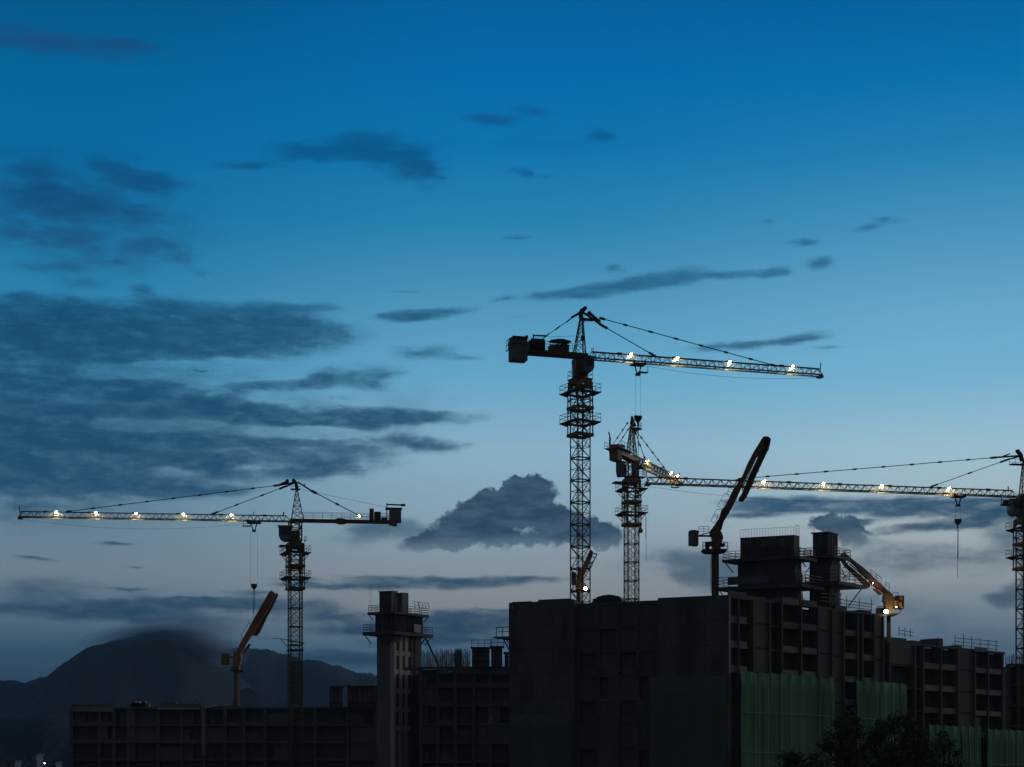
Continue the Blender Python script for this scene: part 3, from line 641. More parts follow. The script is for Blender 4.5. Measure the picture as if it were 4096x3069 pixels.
for i in range(12):
    s = .2+i*(r2-.4)/11; w.bar(C2+DR*s-DL*.06+UP*(zt+.4), C2+DR*s-DL*.06+UP*(zm-.4), .11)
for i in range(5):
    s = .2+i*(l2-.4)/4; w.bar(C2+DL*s-DR*.06+UP*(zt+.4), C2+DL*s-DR*.06+UP*(zm-.4), .11)
w.build('soldier_beam', 'steel', tw)
platform(tw, C2, l2, r2*.93, zt+.3, 1.3, .55, 1.2)
platform(tw, C2, l2, r2*.95, zm, .8, .4, 1.1)
w = part_of(tw); c0 = C2-DL*1.5+DR*(r2*.42); w.hexa([c0+UP*(zt+.4), c0+DR*1.6+UP*(zt+.4), c0+DR*1.6+DL*.06+UP*(zt+.4), c0+DL*.06+UP*(zt+.4), c0+UP*(zt+1.7), c0+DR*1.6+UP*(zt+1.7), c0+DR*1.6+DL*.06+UP*(zt+1.7), c0+DL*.06+UP*(zt+1.7)]); w.build('pale_sheet', 'sheet', tw)
w = part_of(tw); skew(w, C2+DL*.3, l2*.4, 1.0, zt-1.2, zt-.26, .6, .3); w.build('corbel', 'conc', tw)
for (cp, lp, rp, yt, m_) in ((1570,1514,1589,2363,'form'),(1612,1587,1632,2371,'form')):
    Cc, lc, rc = core(tw, cp, 290.6, lp, rp); zz = zat(yt, 290.6)
    w = part_of(tw); skew(w, Cc+DR*.2, lc, rc-.2, zm, zz-.12); w.build('upper_wall', m_, tw)
    for i in range(3):
        w = part_of(tw); skew(w, Cc+DR*(i*(rc-.22)/2)-DL*.1, .3, .2, zm, zz-.13); w.build('fin', 'concT', tw)
    w = part_of(tw); skew(w, Cc, lc, rc, zz-.12, zz, .06, .06); w.build('cap_slab', 'conc', tw)
    w = part_of(tw); railing(w, [Cc+UP*zz+DL*lc, Cc+UP*zz, Cc+DR*rc+UP*zz], .9, .25, .02, 1); w.build('starter_bars', 'ply', tw)
w = part_of(tw)
for i in range(14): w.bar(Cc+DL*(lc+4.5)+UP*(zm+i*.35), Cc+DL*(lc+5.0)+UP*(zm+i*.35), .04)
w.build('ladder', 'steel', tw)
w = part_of(tw)
for j, s in enumerate((.55, .70, .92)):
    b0 = C2-DL*1.0+DR*(r2*s)+UP*(zm+.9); w.bar(b0, b0-DL*.0+UP*1.0-DR*.3, .07); w.bar(b0+DR*.9, b0+DR*.6+UP*1.0, .07); w.bar(b0+UP*1.0-DR*.3, b0+UP*1.0+DR*.6, .07); w.bar(b0+UP*.5-DR*.15, b0+UP*.5+DR*.75, .05)
w.build('leaning_gate', 'steel', tw)
# raking prop from the tower platform
w = MB(); w.bar(at(1704, 2556, 288), at(1756, 2668, 286), .22); w.bar(at(1700, 2556, 288), at(1684, 2578, 289), .14); o = w.build('raking_prop', 'steel'); tag(o, 'long slanting prop from the tower platform down to the lower roof', 'prop')
# ---- low roof at the far right edge
b5 = thing('unfinished_building', 'low brownish concrete frame cut by the right edge behind the crane mast', 'building', (72.8, 262, 0))
f5 = Frame(4034, 262, DX, NY)
frame_block(b5, f5, [4034,4075,4120,4170], zat(2655,262), 17, 3.0, 10, cm='ply')
# ---- distant town bottom left
def house(px0, px1, py, Y, label, roof=True):
    a, b = at(px0, 3069, Y), at(px1, py, Y); t = thing('town_house', label, 'house', (a.x, Y, 0), 'town houses below the hills')
    w = part_of(t); w.box(a.x, b.x, Y, Y+9, 0, b.z); w.build('wall', 'tile', t)
    w = part_of(t); w.box(a.x-.5, b.x+.5, Y-.5, Y+9.5, b.z, b.z+.35); w.build('roof', 'conc', t)
    n = max(1, int((b.x-a.x)/3))
    for k in range(3):
        for i in range(n):
            x = a.x+(b.x-a.x)*(i+.3)/n; z_ = b.z-2.2-k*3
            w = part_of(t); w.box(x, x+1.3, Y-.06, Y+.1, z_, z_+1.3); w.build('window', 'glass', t)
house(94, 146, 3018, 620, 'bluish flat-roofed house at the bottom left, wider one')
house(205, 222, 3050, 640, 'small bluish house at the bottom edge left of the low frame')
house(10, 60, 3044, 700, 'dim grey house in the lower left corner')
t = thing('street_lamp', 'tiny lit street lamp between the two bluish houses at the bottom left', 'street lamp', (at(182,3055,600).x, 600, 0))
zz = at(182, 3054, 600).z; w = part_of(t); w.tube((t.location.x, 600, 0), (t.location.x, 600, zz), .12, 6, .07); w.bar((t.location.x,600,zz),(t.location.x,599,zz+.1),.12); w.build('pole', 'steel', t)
w = part_of(t); w.box(t.location.x-.12, t.location.x+.12, 598.8, 599.1, zz-.05, zz+.05); w.build('lamp_head', 'lamp', t)
# ---- foreground trees
def tree(px, py, Y, wpx, hpx, label, seed, clumps, twigs=0):
    r4 = random.Random(seed); top = at(px, py, Y); k = Y/F; ztop = top.z; W2 = wpx*k/2; H = hpx*k
    t = thing('leafy_tree', label, 'tree', (top.x, Y, 0), 'dark trees in front of the netting')
    w = part_of(t); zb = ztop-H
    w.tube((top.x, Y, 0), (top.x+.2, Y, zb), .32, 9, .22); tips = []
    for i in range(clumps):
        a = r4.uniform(0, 2*math.pi); v = r4.random(); rad = W2*math.sqrt(r4.random())*(.55+.45*math.sin(math.pi*min(1, .25+v*.8)))
        c = Vector((top.x+math.cos(a)*rad*r4.uniform(.9,1.25), Y+math.sin(a)*rad*.8, zb+H*v*(1-.35*(rad/W2)**2)*r4.uniform(.86,1.06))); tips.append(c)
    for c in tips[::2]:
        m_ = Vector((top.x+.2, Y, zb-.5)).lerp(c, .5)+Vector((0,0,-.25)); w.tube((top.x+.2, Y, zb-1.0), m_, .13, 6, .07); w.tube(m_, c, .07, 5, .025)
    w.build('trunk', 'bark', t)
    m = part_of(t)
    for c in tips:
        cr4 = r4.uniform(.30, .85)*min(1.0, W2/2.2+.35)
        for j in range(120):
            d = Vector((r4.gauss(0,1), r4.gauss(0,1), r4.gauss(0,.7))); d = d/max(.2, d.length)*cr4*r4.random()**.45
            p = c+d; n_ = Vector((r4.gauss(0,1), r4.gauss(0,1), r4.gauss(.6,1))).normalized(); u_ = n_.orthogonal().normalized(); v_ = n_.cross(u_)
            s = r4.uniform(.07, .14); m.add([p-u_*s, p+v_*s*.55, p+u_*s*1.1, p-v_*s*.55], [(0,1,2,3)])
    m.build('crown', 'leaf', t)
tree(3385, 2835, 140, 185, 250, 'tallest dark leafy tree in front of the widest green net', 21, 46)
tree(3585, 2872, 134, 330, 210, 'broad dark leafy tree below the second green net', 22, 62)
tree(3200, 3006, 128, 230, 130, 'low dark bush-topped tree at the bottom edge left of the tallest tree', 23, 26)
tree(3775, 2935, 131, 160, 180, 'loose thin-branched tree in front of the low nets at right', 24, 18)
tree(3690, 3010, 137, 230, 130, 'low tree between the broad one and the loose one', 25, 26)
# ---------------------------------------------------------------- tower cranes
class Crane:
    def __init__(s, name, label, px, Y, jd, theta):
        s.X0 = (px-CX)/F*Y; s.Y0 = Y; s.d = Vector((jd[0], jd[1], 0)).normalized(); s.l = Vector((-s.d.y, s.d.x, 0))
        s.th = theta; s.root = thing(name, label, 'tower crane', (s.X0, Y, 0), 'tower cranes')
        s.rm = Matrix.Rotation(theta, 4, 'Z')
    def t(s, px): 
        u = (px-CX)/F; return (u*s.Y0-s.X0)/(s.d.x-u*s.d.y)
    def z(s, py, t=0): return zat(py, s.Y0+t*s.d.y)
    def J(s, t, l, z): return s.d*t+s.l*l+UP*z           # root-local point in the jib frame
    def K(s, x, y, z): return (s.rm @ Vector((x, y, z)))   # root-local point in the mast frame
    def jbox(s, mb, t0, t1, l0, l1, z0, z1):
        J = s.J; mb.hexa([J(t0,l0,z0),J(t1,l0,z0),J(t1,l1,z0),J(t0,l1,z0),J(t0,l0,z1),J(t1,l0,z1),J(t1,l1,z1),J(t0,l1,z1)])
    def kbox(s, mb, x0, x1, y0, y1, z0, z1):
        K = s.K; mb.hexa([K(x0,y0,z0),K(x1,y0,z0),K(x1,y1,z0),K(x0,y1,z0),K(x0,y0,z1),K(x1,y0,z1),K(x1,y1,z1),K(x0,y1,z1)])
    def lattice(s, mb, h, z0, z1, n, leg, br, style='X', heavy=2):
        cs = [(-h,-h),(h,-h),(h,h),(-h,h)]
        for c in cs: mb.bar(s.K(*c, z0), s.K(*c, z1), leg)
        for i in range(n):
            a = z0+(z1-z0)*i/n; b = z0+(z1-z0)*(i+1)/n
            for j in range(4):
                p, q = cs[j], cs[(j+1) % 4]
                mb.bar(s.K(*p, a), s.K(*q, a), br*(1.5 if i % heavy == 0 else .8))
                if style == 'X':
                    mb.bar(s.K(*p, a), s.K(*q, b), br*.8); mb.bar(s.K(*q, a), s.K(*p, b), br*.8)
                elif style == 'Z':
                    mb.bar(s.K(*(p if (i+j) % 2 else q), a), s.K(*(q if (i+j) % 2 else p), b), br)
                    m_ = ((p[0]+q[0])/2, (p[1]+q[1])/2)
                    if j == 0: mb.bar(s.K(*(q if (i+j) % 2 else p), a), s.K(*m_, (a+b)/2), br*.7)
        for j in range(4):
            p, q = cs[j], cs[(j+1) % 4]; mb.bar(s.K(*p, z1-.04), s.K(*q, z1-.04), br*1.5)
    def mast(s, h, ztop, panel, leg, br, m, style):
        hh = panel*2; n = int(ztop//hh); z0 = ztop-n*hh
        mb = MB(); s.lattice(mb, h, 0, hh, 2, leg, br, style)
        for i in range(7): mb.bar(s.K(-.25, h*.55, .2+i*.45), s.K(.25, h*.55, .2+i*.45), .04)   # ladder rungs
        mb.bar(s.K(-.25, h*.55, 0), s.K(-.25, h*.55, hh), .05); mb.bar(s.K(.25, h*.55, 0), s.K(.25, h*.55, hh), .05)
        o = mb.build('mast_section', m, s.root); o.location = (0, 0, z0)
        for i in range(1, n):
            c = o.copy(); col0.objects.link(c); c.parent = s.root; c.location = (0, 0, z0+i*hh)
        if z0 > .1:
            mb = MB(); s.lattice(mb, h, 0, z0, max(1, int(z0/panel+.5)), leg, br, style); mb.build('mast_section', m, s.root)
        mb = MB(); s.kbox(mb, -h*1.8, h*1.8, -h*1.8, h*1.8, 0, .6); mb.build('foundation', 'conc', s.root)
    def deck(s, z, w0, w1, th, m, sag=.0, brace=True, rail=True, e=None):
        """working platform round the mast: half widths w0 (inside) to w1 (outside)"""
        mb = MB()
        for (x0,x1,y0,y1) in ((-w1,w1,-w1,-w0),(-w1,w1,w0,w1),(-w1,-w0,-w0+.003,w0-.003),(w0,w1,-w0+.003,w0-.003)): s.kbox(mb, x0, x1, y0, y1, z-th, z)
        for sx_ in (-1, 1):
            for sy in (-1, 1):
                mb.plate([s.K(sx_*w1*.98, sy*w1*.98, z-th), s.K(sx_*w0, sy*w0, z-th), s.K(sx_*w0, sy*w0, z-th-.45)], s.K(.12*sx_, -.12*sy, 0))
        d = mb.build('work_platform', m, s.root)
        if rail:
            mb = MB(); q = w1-.05; railing(mb, [s.K(-q,-q,z), s.K(q,-q,z), s.K(q,q,z), s.K(-q,q,z), s.K(-q,-q,z)], 1.1, 1.4, .055, 2); mb.build('railing', 'steel', d)
        if brace:
            for sx_ in (-1, 1):
                for sy in (-1, 1): mb = MB(); mb.bar(s.K(sx_*w1*.9, sy*w1*.9, z-th), s.K(sx_*w0, sy*w0, z-th-1.1), .09); mb.build('brace', m, d)
    def jib(s, t0, t1, zb, h, w, n, rc, rd, m, phase=0, endpost=True):
        mb = MB(); J = s.J; L = (t1-t0)/n
        mb.bar(J(t0+L*.5, 0, zb+h), J(t1-L*.2, 0, zb+h), rc*1.15)
        for sd in (-1, 1): mb.bar(J(t0-.3, sd*w, zb), J(t1, sd*w, zb), rc)
        for i in range(n):
            a = t0+i*L; b = a+L; mid = a+L/2
            for sd in (-1, 1):
                ph = phase*L/2 if sd > 0 else 0
                top = min(mid+ph, t1-L*.2)
                mb.bar(J(a, sd*w, zb), J(top, 0, zb+h), rd); mb.bar(J(b, sd*w, zb), J(top, 0, zb+h), rd)
            mb.bar(J(a, -w, zb), J(a, w, zb), rd); mb.bar(J(a, -w if i % 2 else w, zb), J(b, w if i % 2 else -w, zb), rd*.8)
            if i % 6 == 3:                              # chord joints
                mb.bar(J(mid-.35, 0, zb+h+.03), J(mid+.35, 0, zb+h+.03), rc*1.9)
        mb.bar(J(t1, -w, zb), J(t1, w, zb), rc); mb.bar(J(t1, -w, zb), J(t1-L*.2, 0, zb+h), rd); mb.bar(J(t1, w, zb), J(t1-L*.2, 0, zb+h), rd)
        o = mb.build('jib', m, s.root)
        mb = MB(); s.jbox(mb, t1-.5, t1+.25, -w*.8, w*.8, zb-.35, zb-.08); mb.bar(J(t1-.1, 0, zb+h*.6), J(t1, 0, zb+h+.9), .12); mb.build('tip_pulley', 'steel', o)
        return o
    def tie(s, p, q, r=.11, nodes=4, ends=.8, double=0):
        for k in ((0,) if not double else (-double, double)):
            mb = MB(); a = Vector(p)+s.l*k; b = Vector(q)+s.l*k; d = (b-a).normalized()
            mb.bar(a, b, r*.8)
            for i in range(1, nodes+1):
                c = a.lerp(b, i/(nodes+1)); mb.bar(c-d*.3, c+d*.3, r*1.9)
            mb.bar(b-d*ends, b, r*2.2); mb.bar(a, a+d*ends*1.2, r*2.4)
            mb.build('tie_bar', 'steel', s.root)
    def lamp(s, t, zt, power=140, m_=0, size=.24, side=-1, col_=(1, .93, .72)):
        J = s.J; p = J(t, 0, zt); c = -s.l if s.l.y > 0 else s.l       # towards the viewer's side
        if abs(s.l.y) < .5: c = s.l*(1 if s.l.x > 0 else -1)
        c0 = p+c*.30+UP*.02
        mb = MB(); mb.bar(p, c0+UP*.1, .08); mb.tube(c0+UP*.20-c*.1, c0+UP*.02+c*.05, size*.5, 10, size*.8)
        o = mb.build('floodlight', 'steel', s.root)
        mb = MB(); mb.tube(c0+UP*.016+c*.052, c0-UP*.05+c*.09, size*.72, 12, size*.5); mb.build('lens', 'lamp', o)
        ld = bpy.data.lights.new('floodlight_beam', 'POINT'); ld.energy = power*1.9; ld.shadow_soft_size = .10; ld.color = col_
        lo = bpy.data.objects.new('floodlight_beam', ld); col0.objects.link(lo); lo.parent = o; lo.location = p-UP*.28
    def sagrope(s, t0, t1, z0, z1, sag, r=.035, name='trolley_rope'):
        mb = MB(); n = 16; pr = None
        for i in range(n+1):
            f = i/n; q = s.J(t0+(t1-t0)*f, 0, z0+(z1-z0)*f-4*sag*f*(1-f))
            if pr is not None: mb.bar(pr, q, r)
            pr = q
        mb.build(name, 'rope', s.root)
    def trolley(s, t, zb, zhook, dt, chain, big=1.0, basket=True):
        J = s.J; mb = MB(); s.jbox(mb, t-1.0*big, t+1.0*big, -.75, .75, zb-.45, zb-.22)
        for a in (-.8, .8):
            for b in (-.7, .7): mb.tube(J(t+a*big, b-.06, zb-.14), J(t+a*big, b+.06, zb-.14), .15, 8)
        mb.bar(J(t-.5, 0, zb-.4), J(t-.15, 0, zb-1.7), .16); mb.bar(J(t+.5, 0, zb-.4), J(t+.15, 0, zb-1.7), .16); s.jbox(mb, t-.3, t+.3, -.3, .3, zb-1.9, zb-1.55)
        o = mb.build('trolley', 'steel', s.root)
        if basket:
            mb = MB(); s.jbox(mb, t+.5, t+1.9, .8, 1.6, zb-1.15, zb-1.05); mb.bar(J(t+.6,.8,zb-.3),J(t+.6,.8,zb-1.1),.08); mb.bar(J(t+1.8,.8,zb-.3),J(t+1.8,.8,zb-1.1),.08); mb.build('basket', 'steel', o)
        mb = MB()
        for k in (-dt, dt): mb.bar(J(t+k, 0, zb-1.8), J(t+k, 0, zhook+.9), .028)
        mb.build('hoist_rope', 'rope', s.root)
        mb = MB()
        mb.plate([J(t-.55,0,zhook+.95), J(t+.55,0,zhook+.95), J(t+.5,0,zhook+.45), J(t+.12,0,zhook), J(t-.12,0,zhook), J(t-.5,0,zhook+.45)], s.l*.45)
        mb.tube(J(t,-.1,zhook+.1), J(t,-.1,zhook-.55), .1, 8); hb = mb.build('hook_block', 'steel', s.root)
        mb = MB(); pr = J(t, 0, zhook-.5)
        for i in range(9):
            a = math.pi*.5-i*math.pi*1.5/8; q = J(t+.2*math.cos(a), 0, zhook-.75+.2*math.sin(a)); mb.bar(pr, q, .08); pr = q
        mb.build('hook', 'steel', hb)
        mb = MB(); mb.bar(J(t,0,zhook-.9), J(t+.03,0,zhook-.9-chain*.6), .12); mb.bar(J(t+.03,0,zhook-.9-chain*.6), J(t+.05,0,zhook-.9-chain), .06); mb.build('sling_chain', 'rope', hb)
    def peak(s, tb0, tb1, zb, ta, za, w, m, n=5, leg=.13, br=.07):
        J = s.J; mb = MB()
        base = [J(tb0,-w,zb), J(tb1,-w,zb), J(tb1,w,zb), J(tb0,w,zb)]; e = .13; top = [J(ta-e,-e,za), J(ta+e,-e,za), J(ta+e,e,za), J(ta-e,e,za)]
        for a, b in zip(base, top): mb.bar(a, b, leg)
        for i in range(n):
            f0, f1 = i/n, (i+1)/n
            f0, f1 = 1-(1-f0)**1.15, 1-(1-f1)**1.15
            for j in range(4):
                p0, p1 = base[j].lerp(top[j], f0), base[(j+1)%4].lerp(top[(j+1)%4], f0)
                q0, q1 = base[j].lerp(top[j], f1), base[(j+1)%4].lerp(top[(j+1)%4], f1)
                mb.bar(q0, q1, br*1.1); mb.bar(p0, q1, br); mb.bar(p1, q0, br*.8)
        return mb.build('tower_peak', m, s.root)
    def cab(s, t0, t1, l0, l1, z0, z1, m='cab', hull=.25, front=1):
        """operator's cab, front face at t1 side when front = 1"""
        J = s.J; mb = MB(); tf, tb = (t1, t0) if front > 0 else (t0, t1); H_ = z1-z0; D = tf-tb
        pr = [(tb, z0+.1*H_), (tb, z1), (tf, z1), (tf, z0+.38*H_), (tb+D*.86, z0+.14*H_), (tb+D*.55, z0)]
        mb.plate([J(a, (l0+l1)/2, b) for a, b in pr], s.l*abs(l1-l0)); o = mb.build('cab', m, s.root)
        mb = MB(); s.jbox(mb, min(tb,tf)-.15, max(tb,tf)+.15, min(l0,l1)-.12, max(l0,l1)+.12, z1, z1+.1); mb.build('cab_roof', 'steel', o)
        for sd in (l0, l1):
            mb = MB(); q = sd+(.02 if sd == max(l0, l1) else -.02)
            a0, a1 = sorted((tb+D*.12, tb+D*.88)); s.jbox(mb, a0, a1, q-.012, q+.012, z0+.42*H_, z1-.12*H_); mb.build('window', 'glass', o)
        return o
    def cweight(s, t0, t1, w, z0, z1, n, m='cw', step=.0):
        L = (t1-t0)/n
        for i in range(n):
            mb = MB(); e = step*i; s.jbox(mb, t0+i*L+.01, t0+(i+1)*L-.01, -w, w, z0+e, z1+random.uniform(-.05,.1))
            s.jbox(mb, t0+i*L+.12, t0+(i+1)*L-.12, -w-.18, w+.18, z1-.6, z1-.35); mb.build('counterweight', m, s.root)
def climbing_head(c, h, hc, z1, z0, m, head=1.2):
    """climbing cage round the mast: open lattice with a plated round-shouldered head and collar beams"""
    mb = MB(); n = max(3, round((z1-head-z0)/1.6)); c.lattice(mb, hc, z0, z1-head, n, .17, .065, 'X', 3); cage = mb.build('climbing_cage', m, c.root)
    mb = MB(); q = .45
    for (a, b) in (((-1,-1),(1,-1)),((1,-1),(1,1)),((1,1),(-1,1)),((-1,1),(-1,-1))):
        p0 = Vector((a[0]*hc, a[1]*hc, 0)); p1 = Vector((b[0]*hc, b[1]*hc, 0)); d = (p1-p0)
        pts = [(0,z1-head),(0,z1-q),(.06,z1-q*.45),(.16,z1-.1),(.28,z1),(.72,z1),(.84,z1-.1),(.94,z1-q*.45),(1,z1-q),(1,z1-head),(.86,z1-head),(.80,z1-head+.35),(.68,z1-head+.6),(.32,z1-head+.6),(.20,z1-head+.35),(.14,z1-head)]
        nrm = Vector((-d.y, d.x, 0)).normalized()*.12
        mb.plate([c.K(*(p0+d*f).xy, z) for f, z in pts], c.rm @ nrm)
    mb.build('cage_head', m, cage)
    for zz in (z0, z0+.5*(z1-z0)*.98):
        mb = MB()
        for sd in (-1, 1):
            c.kbox(mb, -hc-.15, hc+.15, sd*hc-.12, sd*hc+.12, zz-.22, zz+.22); c.kbox(mb, sd*hc-.12, sd*hc+.12, -hc+.121, hc-.121, zz-.22, zz+.22)
        mb.build('collar_beam', m, cage)
    return cage
# ================================================= crane A : tallest, in the centre
a = Crane('tower_crane', 'tallest tower crane, in the centre, jib and lamps reaching right and counterweight left', 2321, 252, (35.7, 10.5), R_(30))
k = 252/F; Z = a.z; J = a.J
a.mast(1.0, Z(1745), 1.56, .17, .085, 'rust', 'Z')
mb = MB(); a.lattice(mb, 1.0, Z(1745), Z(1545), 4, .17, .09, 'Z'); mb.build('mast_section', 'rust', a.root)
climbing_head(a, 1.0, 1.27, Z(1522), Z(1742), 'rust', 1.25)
a.deck(Z(1572), 1.3, 2.15, .14, 'steel', brace=False); a.deck(Z(1690), 1.3, 2.15, .14, 'steel', brace=False)
a.deck(Z(1517), .9, 1.32, .12, 'steel', brace=False)
mb = MB(); mb.tube((0,0,Z(1526)), (0,0,Z(1510)), 1.15, 20); mb.build('slewing_ring', 'steel', a.root)
mb = MB(); zb = Z(1431)
J_ = [(-.85,Z(1512)),(.85,Z(1512)),(1.05,Z(1440)),(-.95,Z(1440))]
mb.plate([J(t, 0, z) for t, z in J_], a.l*1.7); mb.bar(J(-.9,0,Z(1440)), J(-.9,0,zb), .3); mb.bar(J(.2,0,Z(1440)), J(.2,0,zb), .35); mb.bar(J(.95,0,Z(1440)), J(.95,0,zb), .3); mb.build('slewing_tower', 'rust', a.root)
a.cab(-.1, 1.35, -2.2, -.9, Z(1503), Z(1440))
mb = MB(); J_=J
mb.bar(J(-1.3,-.6,Z(1430)), J(-1.3,-.6,Z(1517)), .05); mb.bar(J(-1.45,-.6,Z(1430)), J(-1.45,-.6,Z(1517)), .05)
for i in range(10): mb.bar(J(-1.45,-.6,Z(1430)-i*.32), J(-1.3,-.6,Z(1430)-i*.32), .03)
mb.build('ladder', 'steel', a.root)
tt = a.t(3283); h_ = .98
a.jib(a.t(2348), tt, zb-.05, h_, .62, 26, .17, .075, 'yel', phase=1)
tc0 = a.t(2100)
mb = MB(); a.jbox(mb, tc0, 1.0, -.65, .65, zb-.12, zb+.55)
a.jbox(mb, a.t(2105), a.t(2198), -.9, -.652, zb+.1, zb+.35); mb.build('counter_jib', 'yel', a.root)
mb = MB()
for (p0, p1, h1) in ((2196,2218,.85),(2218.5,2271,1.05),(2249,2266,1.35)): a.jbox(mb, a.t(p0), a.t(p1), -.55+.01*h1, .55-.01*h1, zb+.553, zb+.5+h1)
mb.build('electrical_cabinet', 'rust', a.root)
mb = MB(); x0, x1 = a.t(2115), a.t(2175); zc_ = zb+1.25
mb.tube(J(x0+.2,-.6,zc_), J(x1-.2,-.6,zc_+.02), .8, 14); mb.tube(J((x0+x1)/2,-.75,zc_), J((x0+x1)/2,.75,zc_), .75, 14); a.jbox(mb, x0, x1, -.75, .75, zb+.56, zc_+.55); mb.build('hoist_winch', 'steel', a.root)
mb = MB(); q = .8
railing(mb, [J(a.t(2108),-q,zb+.6), J(a.t(2283),-q,zb+.6)], 1.15, 1.0, .05, 3); railing(mb, [J(a.t(2108),q,zb+.6), J(a.t(2283),q,zb+.6)], 1.15, 1.4, .045, 2); mb.build('railing', 'steel', a.root)
mb = MB(); x0, x1 = a.t(2198), a.t(2281); zz = Z(1366, (x0+x1)/2)
mb.plate([J(x0,0,zz-.05), J((x0+x1)/2-.3,0,zz+.18), J((x0+x1)/2+.3,0,zz+.18), J(x1,0,zz-.05), J(x1-.6,0,zz-.13), J(x0+.6,0,zz-.13)], a.l*1.6)
for (p, w_) in ((2219,.08),(2240,.22),(2263,.12),(2271,.07)):
    for sd in (-.6, .6): mb.bar(J(a.t(p),sd,zb+1.2), J(a.t(p),sd,zz-.1), w_)
mb.build('canopy', 'steel', a.root)
c0, c1 = a.t(2041), a.t(2103)
a.cweight(c0, c1, .95, Z(1448, c1), Z(1362, c0), 4, step=0)
mb = MB(); a.jbox(mb, c0+.1, c1+.05, -1.0, 1.0, Z(1362,c0)+.12, Z(1362,c0)+.45); a.jbox(mb, c1-.28, c1+.06, -1.02, -.6, Z(1362,c0)+.452, Z(1349,c1)); a.jbox(mb, c0-.3, c0-.25, -1, 1, Z(1402,c0), Z(1398,c0)); railing(mb, [J(c0-.3,-1,Z(1400,c0)), J(c0-.3,1,Z(1400,c0))], 1.4, 1, .07, 2); mb.bar(J(c0-.3,-1,Z(1363,c0)), J(c0+.4,-1,Z(1363,c0)), .07); mb.build('hanger_frame', 'steel', a.root)
mb = MB(); x0 = a.t(2129); mb.bar(J(x0,-.5,zb+.5), J(x0,-.5,Z(1341,x0)), .17); mb.bar(J(x0,-.5,Z(1346,x0)), J(a.t(2178),-.5,Z(1347,a.t(2178))), .18); mb.build('davit', 'steel', a.root)
a.peak(a.t(2297), a.t(2338), zb+.5, a.t(2326), Z(1262), .62, 'rust', 5, .15, .06)
mb = MB(); za = Z(1258)
mb.plate([J(a.t(2318),0,Z(1275)), J(a.t(2315),0,Z(1252)), J(a.t(2322),0,Z(1237)), J(a.t(2336),0,Z(1228)), J(a.t(2344),0,Z(1229)), J(a.t(2343),0,Z(1238)), J(a.t(2332),0,Z(1255)), J(a.t(2328),0,Z(1277))], a.l*.5)
mb.tube(J(a.t(2339),-.3,Z(1233)), J(a.t(2339),.3,Z(1233)), .28, 12)
mb.build('peak_head', 'steel', a.root)
mb = MB()
mb.bar(J(a.t(2333),-.2,Z(1252)), J(a.t(2400),-.2,Z(1294)), .22); mb.bar(J(a.t(2355),.2,Z(1246)), J(a.t(2400),.2,Z(1278)), .3); mb.tube(J(a.t(2358),-.1,Z(1249)), J(a.t(2358),.4,Z(1249)), .27, 10); mb.bar(J(a.t(2401),0,Z(1278)), J(a.t(2399),0,Z(1295)), .2)
mb.build('link_plate', 'steel', a.root)
mb = MB(); a.jbox(mb, a.t(2325), a.t(2374), -.5, .5, Z(1279), Z(1274)); mb.bar(J(a.t(2330),0,Z(1297)), J(a.t(2342),0,Z(1278)), .09); railing(mb, [J(a.t(2332),-.5,Z(1274)), J(a.t(2370),-.5,Z(1274))], .7, 1, .04, 2); mb.build('peak_platform', 'steel', a.root)
a.tie(J(a.t(2398),0,Z(1268,1)), J(a.t(3100),0,Z(1463,a.t(3100))), .12, 6, .7)
a.tie(J(a.t(2398),0,Z(1292,1)), J(a.t(2622),0,Z(1426,a.t(2622))), .12, 0, 1.1)
a.tie(J(a.t(2318),0,Z(1252)), J(a.t(2142),0,Z(1374,a.t(2142))), .09, 3, .4, double=.35)
mb = MB(); mb.bar(J(a.t(2322),0,Z(1250)), J(a.t(2286),0,Z(1274)), .32); mb.build('link_plate', 'steel', a.root)
mb = MB(); mb.bar(J(a.t(2300),0,Z(1346)), J(a.t(2095),0,Z(1350,a.t(2095))), .03); mb.build('stay_cable', 'rope', a.root)
mb = MB(); a.jbox(mb, a.t(2326), a.t(2334), -.3, .3, Z(1362), Z(1343)); mb.build('junction_box', 'steel', a.root)
for p in (2367, 2373): 
    mb = MB(); mb.bar(J(a.t(p),0,zb+h_), J(a.t(p),0,zb+h_+.55), .09); mb.build('signal_post', 'steel', a.root)
for p in (2521, 2707, 2916, 3167): a.lamp(a.t(p), zb+h_-.05, 150, size=.22)
a.lamp(a.t(2119), zb+.95, 60, size=.16)
tr = a.t(2552); a.trolley(tr, zb-.05, Z(1690, tr), .36, 4.2)
a.sagrope(tr+.5, tt, zb-.4, zb-.3, .85)
# ================================================= crane L : left, jib to the left
b = Crane('tower_crane', 'left tower crane in front of the hills, its jib with five lamps reaching left', 1181, 310, (-46.8, -5.0), R_(21))
Z = b.z; J = b.J
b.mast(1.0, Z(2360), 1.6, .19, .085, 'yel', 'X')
mb = MB(); b.lattice(mb, 1.0, Z(2360), Z(2200), 4, .19, .09, 'X'); mb.build('mast_section', 'yel', b.root)
climbing_head(b, 1.0, 1.30, Z(2172), Z(2356), 'yel', 1.5)
b.deck(Z(2213), 1.32, 2.25, .14, 'steel'); b.deck(Z(2312), 1.32, 2.25, .14, 'steel')
mb = MB(); b.kbox(mb, -2.9, -1.3, -1.2, .6, Z(2190), Z(2190)+.18); railing(mb, [b.K(-2.5,-1.1,Z(2212)), b.K(-1.3,-1.1,Z(2212))], 1.0, 1, .06); mb.build('canopy_board', 'steel', b.root)
mb = MB(); mb.tube((0,0,Z(2176)), (0,0,Z(2164)), 1.1, 18); mb.build('slewing_ring', 'steel', b.root)
zb = Z(2089)
